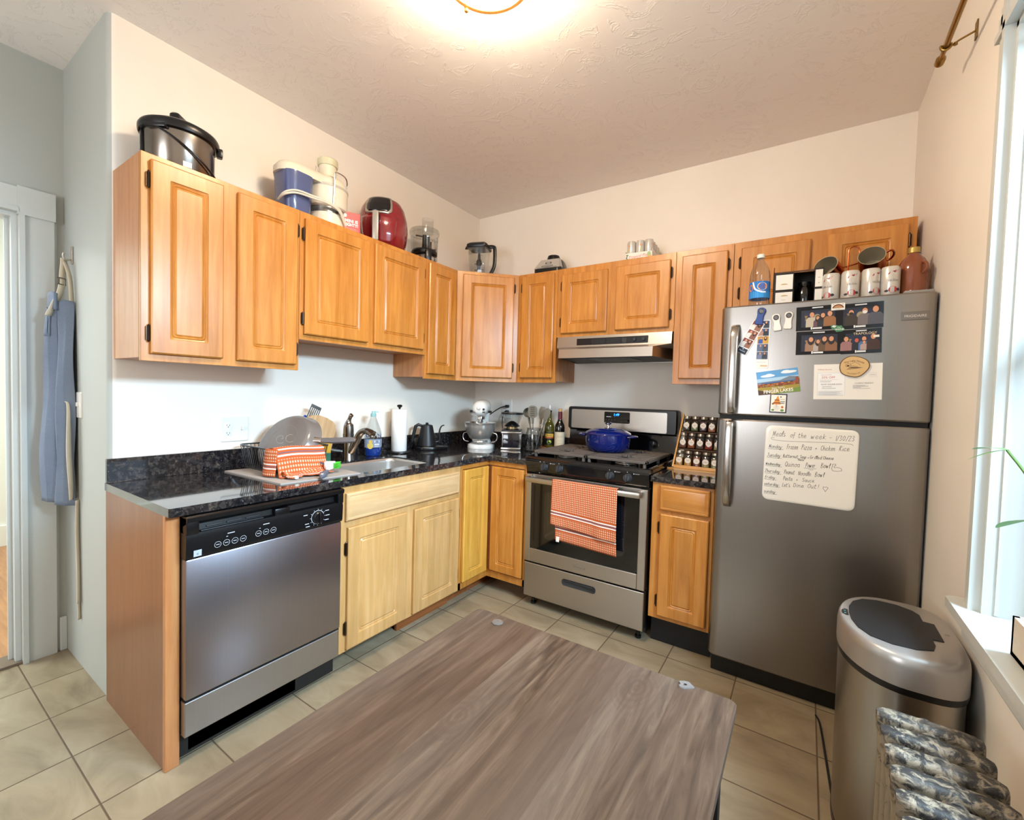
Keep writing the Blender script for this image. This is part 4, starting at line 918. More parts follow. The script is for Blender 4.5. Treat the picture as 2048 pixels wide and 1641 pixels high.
bm = BM(); box(bm, -.017, .017, -.1435, -.14, .02, .145, .003); part('condensation_cup', bm, mat('cup_clear', '#9aa09a', .3), t, (0, 0, 0), (0, 0, R(-12)))
bm = BM(); box(bm, -.016, .016, -.1355, -.133, .012, .036); part('rating_label', bm, PAPER, t, (0, 0, 0), (0, 0, R(82)), smooth=0)
bm = BM(); P = []
for a, z in ((-112, .165), (-95, .18), (-70, .168), (-45, .135), (-20, .095), (5, .055), (30, .025), (45, .004)):
    r = .146 if z > .02 else .15; P.append((r*math.cos(R(a+10)), r*math.sin(R(a+10)), z))
tube(bm, spline(P, 6), .0042, 8); part('power_cord', bm, BLACK, t)

IVORY = mat('ivory_plastic', '#d9d0bd', .35)
t = thing('juicer', 'ivory electric juicer with blue pulp bin and tall feed chute on wall cabinets', 'juicer', (.17, -1.535, ZC))
bm = BM(); lathe(bm, [(.092, 0), (.095, .006), (.094, .06), (.092, .068)], 40); part('motor_base', bm, IVORY, t)
bm = BM(); lathe(bm, [(.0915, .066), (.0915, .1)], 40); part('chrome_band', bm, mat('band_grey', '#9b9a94', .25, .7), t)
bm = BM(); lathe(bm, [(.095, .098), (.103, .104), (.106, .115), (.106, .19), (.107, .197)], 40); part('juice_housing', bm, IVORY, t)
bm = BM(); lathe(bm, [(.107, .197), (.109, .2), (.109, .209), (.106, .212)], 40); part('housing_ring', bm, mat('ring_grey', '#b7b2a6', .4), t)
bm = BM(); lathe(bm, [(.106, .211), (.1, .235), (.08, .258), (.05, .268)], 40); L = rrect(.365, .155, .07, 6)
loft(bm, [[(b, -.09+a, z) for a, b in L] for z in (.203, .232)]+[[(b*.85, -.085+a*.95, .252) for a, b in L], [(b*.55, -.08+a*.85, .259) for a, b in L]]); part('lid', bm, IVORY, t, smooth=50)
bm = BM(); lathe(bm, [(.046, .255), (.045, .335)], 32, (0, .005, 0)); part('feed_chute', bm, IVORY, t)
bm = BM(); lathe(bm, [(.049, .332), (.052, .338), (.051, .366), (.046, .37)], 32, (0, .005, 0)); part('pusher_cap', bm, mat('cap_cream', '#c9c5a6', .4), t)
bm = BM(); L = rrect(.15, .165, .05, 6); loft(bm, [[(b*k, -.182+a*k, z) for a, b in L] for z, k in ((0, .82), (.01, .86), (.19, 1), (.2, 1.03), (.205, 1.03))], cap1=False); part('pulp_bin', bm, mat('bin_blue', '#4d5880', .25, coat=.3), t, smooth=50)
bm = BM(); P = [(.107, -.03, .10), (.112, -.03, .2), (.1, -.028, .27), (.075, 0, .275), (.06, .05, .268), (.035, .085, .25), (.02, .1, .235)]
tube(bm, [P[0], P[1], (.113, -.03, .262)], .0032, 8); tube(bm, spline([(.113, -.03, .262), (.11, -.01, .272), (.10, .04, .272), (.07, .075, .262), (.055, .08, .235)], 5), .0032, 8); tube(bm, [(.04, -.085, .2), (.04, -.088, .29)], .003, 8); part('bail_wire', bm, CHROME, t)
bm = BM()
for k in range(2):
    tube(bm, spline([(.1, .05, .02+.012*k), (.115, .0, .075+.01*k), (.112, -.06, .095+.008*k), (.103, -.14, .095+.01*k), (.094, -.22, .092+.012*k), (.07, -.265, .075+.01*k), (.02, -.27, .06)], 6), .0048, 8)
part('power_cord', bm, mat('cord_white', '#cfc8b8', .5), t)
bm = BM(); lathe(bm, [(.007, 0), (.006, .006)], 14, axis='y'); part('switch_knob', bm, HINGE, t, (.0925, .0, .075), (0, 0, R(90)))
d = Deco(); d.text('JUICER', 0, -.006, .016, '#6a675f', sx=.8); d.build('lettering', t, (0, 0, .082), (0, 0, R(78)), wrap=.0922)
t = thing('product_box', 'small red and white carton lettered MINI IS MIGHTY between juicer and air fryer', 'box', (.225, -1.432, ZC), 68)
bm = BM(); box(bm, -.05, .05, -.03, .03, 0, .112, .001); part('carton', bm, mat('carton_red', '#c02f2f', .4), t, smooth=0)
d = Deco(); d.poly([(-.05, .112), (-.05, .075), (-.022, .083), (-.02, .095), (-.028, .1), (-.024, .108), (-.034, .112)], '#ece4da'); d.text('MINI IS', .004, .057, .0225, '#f2ece4', off=.03); d.text('MIGHTY!', .001, .037, .0225, '#f2ece4', off=.03, sx=.86)
d.rect(-.03, .024, .03, .0255, '#e09a94'); d.rect(-.03, .018, .04, .0195, '#e09a94'); d.rect(-.03, .011, .035, .0125, '#e09a94'); d.disc(-.038, .024, .004, .006, '#e8b5ae', 10); d.build('print', t, (0, -.0303, 0))

t = thing('air_fryer', 'glossy red egg-shaped air fryer with black screen on the wall cabinets', 'air fryer', (.165, -1.15, ZC), 38)
RED = mat('air_fryer_red', '#7c1720', .14, coat=.8)
bm = BM(); prof = [(.118, 0), (.13, .01), (.143, .07), (.147, .12), (.142, .18), (.128, .235), (.108, .272), (.095, .283), (.06, .288), (.0005, .289)]
lathe(bm, prof, 48, mi=0, cap1=False, sy=1.02); part('body', bm, RED, t, smooth=60)
def fr(z):
    for (r0, z0), (r1, z1) in zip(prof, prof[1:]):
        if z0 <= z <= z1: return r0+(r1-r0)*(z-z0)/max(1e-6, z1-z0)
    return prof[-1][0]
def fpatch(pts, off, z0=0):
    o = []
    for a, z in pts:
        r = fr(z)+off; th = a/.125; o.append((r*math.sin(th), -1.02*r*math.cos(th), z))
    return o
bm = BM()
def curved(outline_fn, off, thick, nx=14, nz=10):
    V = [[None]*(nx+1) for _ in range(nz+1)]
    return
def screen(hw, z0, z1, off, ex):
    b = BM(); nx, nz = 16, 10; G_ = []
    for j in range(nz+1):
        z = z0+(z1-z0)*j/nz; k = j/nz
        wv = hw*(.86+.14*k)
        if k < .25: wv *= math.sqrt(max(.0, 1-((.25-k)/.25)**2*.45))
        G_.append([b.verts.new(p) for p in fpatch([(-wv+2*wv*i/nx, z) for i in range(nx+1)], off)])
    for j in range(nz):
        for i in range(nx): b.faces.new((G_[j][i], G_[j][i+1], G_[j+1][i+1], G_[j+1][i]))
    return b
o = part('screen_bezel', screen(.082, .172, .281, .0035, 0), mat('bezel_silver', '#b9b2a8', .25, .7), t, smooth=60); solid(o, .004, 0)
o = part('screen', screen(.070, .184, .2825, .0062, 0), BLACKG, t, smooth=60); solid(o, .002, 0)
o = part('basket_seam', screen(.10, .012, .165, .0009, 0), RED, t, smooth=60); solid(o, .0012, 0)
bm = BM(); box(bm, -.017, .017, -.205, -.19, .0, .165, .005, mi=0); box(bm, -.017, .017, -.19, -.181, .0, .165, .003, mi=1); box(bm, -.016, .016, -.19, -.135, .12, .16, .004, mi=1); part('basket_handle', bm, [mat('handle_silver', '#a39c93', .35, .4), BLACK], t)

t = thing('food_processor', 'food processor with clear bowl and black blade on steel base, wall cabinet top', 'food processor', (.165, -.80, ZC), 60)
bm = BM(); lathe(bm, [(.083, 0), (.085, .01), (.074, .06), (.07, .066)], 36); part('motor_base', bm, NICKEL, t)
bm = BM(); lathe(bm, [(.078, .064), (.086, .07), (.088, .086), (.08, .098), (.076, .1)], 36); box(bm, -.02, .02, -.12, -.08, .0, .085, .008); part('black_collar', bm, BLACK, t)
bm = BM(); lathe(bm, [(.079, .1), (.088, .108), (.093, .21)], 36, cap1=False); part('bowl', bm, CLEAR, t, smooth=60)
bm = BM(); lathe(bm, [(.097, .204), (.099, .21), (.099, .224), (.094, .234), (.03, .238)], 36, cap0=False); lp = [[(p[0]*k+.03, p[1]*k+.035, z) for p in rrect(.075, .055, .024, 5)] for z, k in ((.232, 1), (.318, 1), (.322, 1.06), (.328, 1.06))]; loft(bm, lp, cap0=False, cap1=False); part('lid', bm, CLEAR, t, smooth=50)
bm = BM(); lathe(bm, [(.02, .1), (.016, .12), (.014, .205)], 20); box(bm, -.06, -.014, -.004, .004, .19, .198); box(bm, .02, .034, -.01, .004, .1, .2, .002); box(bm, .04, .05, 0, .01, .1, .17, .002); loft(bm, [[(.02, 0, .11), (.08, .02, .118), (.075, -.02, .116)], [(.02, 0, .113), (.08, .02, .121), (.075, -.02, .119)]]); part('blade', bm, BLACK, t)
bm = BM(); box(bm, .093, .128, -.012, .012, .125, .133); box(bm, .12, .128, -.012, .012, .0, .133) if 0 else box(bm, .12, .128, -.012, .012, .06, .2); box(bm, .093, .128, -.012, .012, .195, .203); part('bowl_handle', bm, CLEAR, t, (0, 0, 0), (0, 0, R(35)), smooth=0)
bm = BM(); lathe(bm, [(.016, 0), (.014, .008)], 20, axis='y'); part('control_dial', bm, CHROME, t, (.03, -.075, .03))

t = thing('blender_jar', 'clear blender pitcher with black lid and handle on the diagonal corner cabinet', 'blender jar', (.265, -.33, ZC), 20)
def sq(w, z, r=.02): return [(p[0], p[1], z) for p in rrect(w, w, r, 4)]
bm = BM(); loft(bm, [sq(.105, 0), sq(.11, .01), sq(.142, .235)], cap1=False); part('jar', bm, CLEAR, t, smooth=50)
bm = BM(); loft(bm, [sq(.152, .226), sq(.158, .232), sq(.156, .25), sq(.13, .262), sq(.12, .264)]); loft(bm, [[(x*.8-.085, y*.32, z) for x, y, z in sq(.07, .236)], [(x*.8-.08, y*.3, z) for x, y, z in sq(.06, .256)]]); part('lid', bm, BLACK, t)
bm = BM(); box(bm, -.05, .005, -.045, .03, .262, .272, .003); box(bm, .02, .05, -.04, .03, .262, .272, .003); part('lid_latch', bm, CHROME, t)
bm = BM(); P = spline([(.07, 0, .245), (.105, 0, .242), (.12, 0, .225), (.122, 0, .14), (.112, 0, .08), (.075, 0, .02), (.056, 0, .012)], 6); tube(bm, P, .010, 8, flat=1.4); part('handle', bm, BLACK, t)
bm = BM(); lathe(bm, [(.02, .004), (.014, .02), (.012, .15), (.008, .2), (.006, .23)], 16); [box(bm, -.032, .032, -.005, .005, z, z+.003) for z in (.03, .075, .12)]; lathe(bm, [(.019, .11), (.02, .14), (.015, .15)], 16); part('blade_stack', bm, BLACK, t)
d = Deco(); [d.rect(.02, z, .04, z+.0018, '#2a2a2a') for z in (.05, .08, .11, .14, .17)]; d.rect(-.048, .01, -.033, .03, '#1c1c1c'); d.build('measure_marks', t, (0, -.0545, 0), (R(-4), 0, 0))

t = thing('blender_motor', 'silver and black blender motor base without jar on the wall cabinet', 'blender base', (.80, -.17, ZC), 6)
bm = BM(); loft(bm, [[(p[0], p[1], z) for p in rrect(w, w2, .03, 4)] for z, w, w2 in ((0, .2, .19), (.03, .205, .19), (.042, .2, .185))]); loft(bm, [[(p[0], p[1]+.035, z) for p in rrect(w, w2, .025, 4)] for z, w, w2 in ((.041, .195, .12), (.1, .155, .10), (.118, .13, .085))]); part('housing', bm, BLACK, t)
bm = BM(); loft(bm, [[(-.095, -.096, .036), (.095, -.096, .036), (.068, -.035, .112), (-.068, -.035, .112)], [(-.095, -.02, .036), (.095, -.02, .036), (.068, .0, .112), (-.068, .0, .112)]]); fp = part('control_face', bm, mat('face_silver', '#b3aea6', .4, .15), t, smooth=0)
d = Deco(); d.rect(-.022, .044, .022, .064, '#232325'); d.rect(-.014, .05, .014, .058, '#d8d6d0'); d.disc(0, .02, .045, .012, '#54524e', 26); d.disc(0, .02, .038, .0085, '#8f8b84', 26)
d.build('buttons', fp, (0, -.0968, .036), (R(-38.7), 0, 0))
bm = BM(); lathe(bm, [(.046, .112), (.046, .135), (.04, .15), (.02, .156)], 28, (0, .03, 0)); part('jar_coupling', bm, BLACK, t)

t = thing('can_tray', 'white cardboard tray of silver drink cans on the cabinet above the hood', 'tray', (1.372, -.262, ZC), 4)
bm = BM(); w, dp = .165, .24; box(bm, 0, w, 0, .002, 0, .048); box(bm, 0, .002, 0, dp, 0, .06); box(bm, w-.002, w, 0, dp, 0, .06); box(bm, 0, w, dp-.002, dp, 0, .048); box(bm, 0, w, 0, dp, 0, .002)
part('tray_body', bm, mat('carton_white', '#dcd8d0', .45), t, smooth=0)
d = Deco(); d.text('Tropical Pop', .08, .017, .024, '#c83a3a', shear=.35, rot=4); d.line([(.012, .03), (.008, .018), (.016, .008), (.028, .007)], .006, '#2f5a33'); d.disc(.012, .036, .008, .004, '#3f6f3a', 10); d.disc(.145, .03, .012, .016, '#8fae7a', 12); d.disc(.15, .016, .01, .01, '#c6a04a', 12); d.build('print', t, (0, -.0004, 0))
def can_small():
    t = thing('drink_can', 'x', 'can', group='cans in the cardboard tray')
    bm = BM(); lathe(bm, [(.022, 0), (.0265, .005), (.0265, .112), (.0235, .12), (.0235, .122), (.022, .12)], 24); part('can_body', bm, CANM, t, smooth=50)
    d = Deco(); d.disc(0, .03, .008, .005, '#d8792e', 12); d.rect(-.008, -.02, .012, -.004, '#b7b79a'); d.disc(-.002, .008, .005, .006, '#b9b25a', 10); d.build('print', t, (0, 0, .06), wrap=.0267); return t
c0 = None; k = 0
for j in range(4):
    for i in range(3):
        if (i, j) in ((1, 3),): continue
        row = ['front', 'second', 'third', 'back'][j]; cl = ['left', 'middle', 'right'][i]
        lb = 'silver drink can in the cardboard tray, %s row from front, %s one' % (row, cl)
        if c0 is None: c0 = o = can_small()
        else: o = dup(c0, lb)
        o['label'] = lb; x, y = .030+i*.0535, .031+j*.058; a = R(4)
        o.location = (1.372+x*math.cos(a)-y*math.sin(a), -.262+x*math.sin(a)+y*math.cos(a), ZC+.0022); o.rotation_euler = (0, 0, R(-20+47*k)); k += 1

# ---------------------------------------------------------------- counter, sink side
def plate(name, label, w, h, loc, rz, kind):
    t = thing(name, label, 'outlet' if kind != 's' else 'switch', loc, rz)
    bm = BM(); loft(bm, [[(p[0]*k, y, p[1]*k) for p in rrect(w, h, .006, 3)] for k, y in ((1, 0), (1, -.003), (.95, -.006))]); part('cover_plate', bm, WHITEP, t)
    return t
SLOT = mat('slot_dark', '#2a2622', .6)
def socket(t, x, tall=True):
    bm = BM(); box(bm, -.0165, .0165, -.0075, -.004, -.0335, .0335, .002); s = part('receptacle', bm, WHITEP, t, (x, 0, 0))
    bm = BM()
    for z in (-.019, .019): box(bm, -.007, -.005, -.0078, -.007, z-.002, z+.006); box(bm, .005, .007, -.0078, -.007, z-.002, z+.005); box(bm, -.002, .002, -.0078, -.007, z-.009, z-.005)
    part('slot', bm, SLOT, s, smooth=0)
t = plate('outlet_plate', 'white double wall plate with outlet and switch left of the dish rack', .127, .122, (0, -1.908, 1.098), 90, 'o'); socket(t, -.032)
bm = BM(); box(bm, -.005, .005, -.016, -.005, -.004, .014, .001); part('switch_toggle', bm, WHITEP, t, (.032, 0, 0), smooth=0)
t2 = plate('outlet_plate', 'white wall outlet in the corner with two black plugs', .098, .155, (.331, 0, 1.19), 0, 'o'); socket(t2, .012)
t = plate('light_switch', 'white light switch plate behind the hanging apron', .075, .118, (-.385, YS, 1.205), 0, 's'); bm = BM(); box(bm, -.005, .005, -.014, -.005, -.006, .012, .001); part('toggle', bm, WHITEP, t, smooth=0)

t = thing('drying_mat', 'grey dish drying mat under the dish rack and orange towel', 'mat', (0, 0, HC))
bm = BM(); q = [(.075, -1.985), (.545, -1.975), (.572, -1.60), (.105, -1.58)]
loft(bm, [[(a, b, 0) for a, b in q], [(a, b, .006) for a, b in q]]); part('mat_body', bm, mat('mat_grey', '#a29a94', .8, bump=(250, .3)), t, smooth=0)
t = thing('dish_rack', 'black wire dish rack on the drying mat by the wall', 'dish rack', (.21, -1.765, HC+.006))
RK = mat('rack_wire', '#55585c', .28, .8)
bm = BM()
xa, xb, ya, yb = -.155, .150, -.150, .145
def ring_at(k, z, r): tube(bm, [((xa+xb)/2+p[0]*k, (ya+yb)/2+p[1]*k, z) for p in rrect(xb-xa, yb-ya, .03, 4)], r, 7, closed=True)
ring_at(1, .118, .0038); ring_at(.86, .008, .003)
rim = rrect(xb-xa, yb-ya, .0301, 1); 
for i in range(15):
    f = -1+2*(i+.5)/15
    for s in (-1, 1):
        tube(bm, [((xa+xb)/2+f*(xb-xa)/2*.92, (ya+yb)/2+s*(yb-ya)/2, .118), ((xa+xb)/2+f*(xb-xa)/2*.84, (ya+yb)/2+s*(yb-ya)/2*.86, .008)], .0017, 5)
        tube(bm, [((xa+xb)/2+s*(xb-xa)/2, (ya+yb)/2+f*(yb-ya)/2*.92, .118), ((xa+xb)/2+s*(xb-xa)/2*.86, (ya+yb)/2+f*(yb-ya)/2*.84, .008)], .0017, 5)
    tube(bm, [((xa+xb)/2+f*(xb-xa)/2*.84, (ya+yb)/2-(yb-ya)/2*.86, .008), ((xa+xb)/2+f*(xb-xa)/2*.84, (ya+yb)/2+(yb-ya)/2*.86, .008)], .0017, 5)
for x in (-.12, .12):
    for y in (-.12, .115): tube(bm, [(x, y, .008), (x, y, 0)], .004, 6)
part('wire_basket', bm, RK, t)
# frying pan lying on its rim in the rack, base turned to the room
PAN = mat('pan_grey', '#6f6864', .22, coat=.4)
t = thing('frying_pan', 'grey frying pan tilted upside down in the dish rack', 'pan')
bm = BM(); lathe(bm, [(.0005, 0), (.126, 0), (.137, .004), (.148, .016), (.16, .055), (.168, .066), (.165, .067), (.156, .052), (.142, .016), (.13, .006), (.0005, .006)], 52, cap0=False, cap1=False); part('pan_body', bm, PAN, t, smooth=50)
d = Deco()
d.ring(0, 0, .078, .0012, '#857d77', 30); d.text('GC', 0, -.024, .075, '#948c86', shear=.4, off=-.025); d.build('base_emblem', t, (0, 0, -.0004), (R(-90), 0, 0))
bm = BM(); lp = []
for x, w, h, z in ((.148, .026, .022, .04), (.175, .022, .016, .048), (.185, .024, .015, .052), (.24, .028, .018, .066), (.325, .028, .019, .078), (.35, .022, .012, .081)): lp.append([(x, p[0], z+p[1]) for p in rrect(w, h, .005, 3)])
loft(bm, lp[:3], mi=1); loft(bm, lp[2:], mi=0); box(bm, .325, .357, -.007, .007, .076, .084, .003, mi=1); part('handle', bm, [mat('handle_rubber', '#5f5b5c', .45), CHROME], t)
nrm = Vector((.20, -.80, .58)).normalized()      # direction the base faces
hd = Vector((.75, .4, .05)); hd = (hd-nrm*hd.dot(nrm)).normalized(); zax = -nrm; yax = zax.cross(hd)
t.rotation_euler = Matrix((hd, yax, zax)).transposed().to_euler(); t.location = (.225, -1.79, HC+.155)
t = thing('cutting_board', 'light wooden cutting board with rounded top leaning in the dish rack', 'cutting board', (.13, -1.555, HC+.02), 0, rot=(0, R(-14), R(98)))
bm = BM(); L = [(-.085, 0), (.085, 0), (.09, .02), (.092, .19), (.085, .215), (.06, .232), (.02, .24), (-.03, .24), (-.07, .228), (-.09, .205), (-.092, .19), (-.09, .02)]
prism(bm, L, -.009, .009, 'y'); part('board', bm, BOARDW, t, smooth=0)
t.rotation_euler = (R(-8), R(19), R(90)); t.location = (.14, -1.575, HC+.025)
t = thing('slotted_spatula', 'grey slotted spatula standing head up in the dish rack', 'spatula', (.09, -1.645, HC+.04), rot=(0, R(24), R(90)))
SIL = mat('silicone_grey', '#4f5254', .45)
bm = BM(); tube(bm, [(0, 0, 0), (0, 0, .19)], [.008, .007], 10, flat=1); part('handle', bm, SIL, t)
bm = BM()
for k in range(6): box(bm, -.032+k*.0115, -.032+k*.0115+.0065, -.0015, .0015, .20+.0 if 0 < k < 5 else .195, .285, .001)
box(bm, -.032, .032, -.0015, .0015, .28, .297, .001); box(bm, -.03, .03, -.0015, .0015, .19, .205, .001); part('blade', bm, SIL, t)
t = thing('blue_scraper', 'blue plastic scraper blade sticking up behind the frying pan', 'utensil', (.07, -1.685, HC+.05), rot=(0, R(27), R(90)))
bm = BM(); loft(bm, [[(x*w/.02, y, z) for x, y in rrect(.02, .006, .002, 2)] for z, w in ((0, .016), (.1, .018), (.12, .03), (.2, .034), (.235, .012))]); part('blade', bm, mat('scraper_blue', '#1c3f9e', .35), t)
t = thing('yellow_tongs', 'yellow and black utensil handle beside the blue scraper in the rack', 'utensil', (.085, -1.665, HC+.065), rot=(0, R(25), R(90)))
bm = BM(); box(bm, -.009, .009, -.004, .004, 0, .12, .003, mi=1); box(bm, -.011, .011, -.004, .004, .12, .17, .003, mi=0); part('grip', bm, [mat('tong_yellow', '#c9c23a', .4), BLACK], t)
t = thing('sponge_caddy', 'yellow and green packet standing at the right end of the dish rack', 'packet', (.235, -1.575, HC+.008), 60)
bm = BM(); box(bm, -.035, .035, -.006, .006, 0, .06, .003, mi=1); box(bm, -.035, .035, -.0062, .0062, .058, .115, .003, mi=0); part('packet', bm, [mat('packet_yellow', '#c99a2a', .35), mat('packet_green', '#2f6a52', .35)], t, smooth=0)

# orange check towels
def towel_mat(name, nx, nz, bands):
    m = mat(name, '#c0562a', .85); N = G(m); uv = N.obj(kind='UV'); s = N.sep(uv)
    fu = N.math('FRACT', N.math('MULTIPLY', s[0], nx)); fv = N.math('FRACT', N.math('MULTIPLY', s[1], nz))
    du = N.math('GREATER_THAN', fu, .55); dv = N.math('GREATER_THAN', fv, .5)
    dot = N.math('MULTIPLY', du, dv)
    c = N.mix(N.math('MULTIPLY', dot, .85), '#b3501f', '#e6d2bd')
    c = N.mix(N.math('MULTIPLY', N.math('MAXIMUM', du, dv), .18), c, '#d8935f')
    for a, b, colr in bands:
        k = N.math('MULTIPLY', N.math('GREATER_THAN', s[1], a), N.math('LESS_THAN', s[1], b)); c = N.mix(k, c, colr)
    N.col(c); N.bump(N.math('MAXIMUM', du, dv), .4, .002)
    return m
OR, WH, GY = '#b3501f', '#e6ded4', '#6d5560'
T1 = towel_mat('towel_check_oven', 95, 85, [(.055, .098, OR), (.064, .070, WH), (.073, .079, GY), (.082, .088, WH)])
T2 = towel_mat('towel_check_rack', 78, 70, [(.055, .098, OR), (.064, .070, WH), (.075, .079, GY), (.083, .089, WH)])
t = thing('kitchen_towel', 'orange and white checked kitchen towel hanging over the oven door handle', 'towel', (1.34, 0, 0))
def hang(w0, w1, z0, z1, yb, amp, ph, skew=0, shift=0):
    def f(u, v):
        w = w1+(w0-w1)*v; z = z1+(z0-z1)*(1-v) if 0 else z0+(z1-z0)*(1-v)
        x = (u-.5)*w+shift*(1-v)
        zz = z1+(z0-z1)*(1-v)-skew*(u-.5)*(1-v)
        fold = amp*(1-v)*(math.sin(u*9+ph)+.5*math.sin(u*17+ph*2+v*2))
        return (x, yb-fold*.5-abs(fold)*.4, zz)
    return f
bm = BM(); sheet(bm, hang(.392, .395, .545, .8175, -.7095, .007, .5, .035, .0), 40, 26, uvs=(.39, .275)); o = part('front_layer', bm, T1, t, smooth=80, fix=False); solid(o, .003)
bm = BM(); sheet(bm, hang(.36, .37, .462, .8175, -.6835+.0, .004, 2.0, .02, .015), 36, 24, uvs=(.37, .355))
for v in bm.verts:
    k = max(0, min(1, (.80-v.co.z)/.08)); v.co.y = -.6835-k*.016+(v.co.y+.6835)*.5
o = part('back_layer', bm, T1, t, smooth=80, fix=False); solid(o, .003)
bm = BM(); sheet(bm, lambda u, v: ((u-.5)*.392, -.6965-.0145*math.sin(PI*(v-.5)), .8165+.005*math.cos(PI*(v-.5))), 30, 10, uvs=(.39, .04)); o = part('fold_over_bar', bm, T1, t, smooth=80, fix=False); solid(o, .003)
bm = BM(); box(bm, -.163, -.143, -.703, -.701, .462, .492); part('care_tag', bm, PAPER, t, smooth=0)
t = thing('dish_towel', 'orange and white checked dish towel draped over the front of dish rack', 'towel', (.27, -1.76, HC+.006))
def drape(u, v):      # u along the rack edge, v from back (0) over the edge to front (1)
    s = v*.30; y = -.165+.235*u
    top = .128+.004*math.sin(u*5)
    if s < .07: x = .045+s*1.0; z = top-.03*(1-s/.07)**2
    elif s < .105: a = (s-.07)/.035*R(75); x = .115+.028*math.sin(a); z = top-.02*(1-math.cos(a))
    else: k = s-.105; x = .142+k*.28; z = top-.02-k*.93
    x += .006*math.sin(u*11+1)*max(0, v-.3)+.012*(u-.5)*v
    return (x-.0, y+.012*v*math.sin(3*u), max(z, .004+.002*math.sin(9*u)))
bm = BM(); sheet(bm, drape, 36, 34, uvs=(.26, .215)); o = part('draped_layer', bm, T2, t, smooth=80, fix=False); solid(o, .0035)
def side(u, v): return (.06+.09*u, -.167-.01*math.sin(u*4)-.012*v, .12*(1-v)+.006+.0*u-.0)
bm = BM(); sheet(bm, side, 14, 14, uvs=(.12, .12)); o = part('side_fold', bm, T2, t, smooth=80, fix=False); solid(o, .003)
def pud(u, v): return (.165+.07*v+.012*math.sin(u*13)+.006*math.sin(u*31), -.155+.22*u, .006+.028*(1-v)*(.6+.4*math.sin(u*9+2))*math.sin(PI*min(1, v*1.2+.15))+.004)
bm = BM(); sheet(bm, pud, 40, 12, uvs=(.26, .1)); o = part('pooled_hem', bm, T2, t, smooth=80, fix=False); solid(o, .0035)
bm = BM(); box(bm, -.012, .012, -.008, .008, 0, .012, .003); part('care_tag', bm, PAPER, t, (.242, -.13, .004), smooth=0)

t = thing('dish_brush', 'white dish brush with grey handle and green bristles on the counter edge', 'brush', (.525, -1.755, HC+.006), 0, rot=(0, 0, R(135)))
bm = BM(); lp = []
for x, w, h, z in ((-.08, .012, .010, .01), (-.07, .024, .018, .012), (-.02, .026, .02, .014), (.03, .018, .016, .016)): lp.append([(x, p[0], z+p[1]) for p in rrect(w, h, .004, 3)])
loft(bm, lp); part('grip', bm, mat('brush_grip', '#5b5f6d', .5), t)
bm = BM(); box(bm, -.074, -.062, -.005, .005, .020, .0225); part('hang_hole', bm, WHITEP, t, smooth=0)
bm = BM(); lp = []
for x, w, h, z in ((.028, .012, .01, .016), (.05, .014, .012, .022), (.07, .04, .026, .032), (.09, .052, .034, .036), (.112, .046, .032, .036), (.124, .02, .02, .036)): lp.append([(x, p[0], z+p[1]) for p in rrect(w, h, .0049, 3)])
loft(bm, lp); part('head', bm, WHITEP, t, smooth=60)
bm = BM(); rr = random.Random(2)
for i in range(7):
    for j in range(4): tube(bm, [(.07+i*.0085, -.02, .024+j*.007), (.07+i*.0085+rr.uniform(-.002, .002), -.046, .024+j*.0075)], .0022, 5)
part('bristles', bm, mat('bristle_green', '#3fae2c', .5), t)
bm = BM()
for i in range(5): tube(bm, [(.075+i*.009, .02, .04), (.075+i*.009, .042, .05)], .002, 5)
part('bristles', bm, mat('bristle_dark', '#4a4f5c', .5), t)

# faucet
t = thing('faucet', 'brushed nickel single-lever faucet behind the sink', 'faucet', (.165, -1.372, HC), 12)
bm = BM(); lathe(bm, [(.034, 0), (.034, .004), (.030, .012), (.030, .13), (.031, .15), (.031, .152)], 32); part('faucet_body', bm, NICKEL, t)
bm = BM(); lathe(bm, [(.029, .153), (.0295, .17), (.027, .2)], 32, cap1=False); tube(bm, spline([(0, 0, .198), (-.002, 0, .215), (.004, 0, .235), (.014, 0, .255), (.022, 0, .262)], 6), [.027]+[.026]*2+[.0245, .023, .021, .019, .017, .0155, .014, .013, .012, .0115, .011, .011, .011, .011, .0115, .012, .012, .0125, .013, .0125, .012, .011, .009, .006][:22], 20); part('lever', bm, NICKEL, t, smooth=50)
bm = BM(); P = spline([(.004, 0, .04), (.03, 0, .07), (.06, 0, .12), (.085, 0, .16), (.12, 0, .176), (.15, 0, .17), (.172, 0, .158)], 6)
n = len(P); tube(bm, P, [.024-.006*min(1, i/n*1.6) + (.005*max(0, (i/n-.75)/.25)) for i in range(n)], 20); part('spout', bm, NICKEL, t, smooth=50)
bm = BM(); lathe(bm, [(.02, 0), (.021, .01), (.019, .018)], 24); part('spray_head', bm, NICKEL, t, (.173, 0, .137), (0, R(12), 0))

t = thing('soap_bottle', 'clear dish soap bottle of blue liquid standing behind the sink', 'bottle', (.125, -1.165, HC), 58)
def ov(w, dpt, z): return [(w/2*math.cos(2*PI*i/32), dpt/2*math.sin(2*PI*i/32), z) for i in range(32)]
bm = BM(); loft(bm, [ov(.088, .05, 0), ov(.096, .056, .006), ov(.102, .058, .05), ov(.104, .058, .11), ov(.098, .055, .15), ov(.075, .045, .185), ov(.052, .036, .215), ov(.034, .03, .24), ov(.03, .03, .245)]); part('bottle', bm, CLEAR, t, smooth=60)
bm = BM(); loft(bm, [ov(.086, .048, .002), ov(.093, .053, .008), ov(.098, .0555, .045), ov(.0985, .0555, .05)]); part('soap_liquid', bm, mat('soap_blue', '#0d3f9c', .1, coat=.5), t, smooth=60)
bm = BM(); loft(bm, [ov(.1035, .0600, .055), ov(.105, .0602, .085), ov(.1055, .0602, .105)], cap0=False, cap1=False); part('label_band', bm, mat('label_pale', '#8a94a6', .3), t, smooth=60)
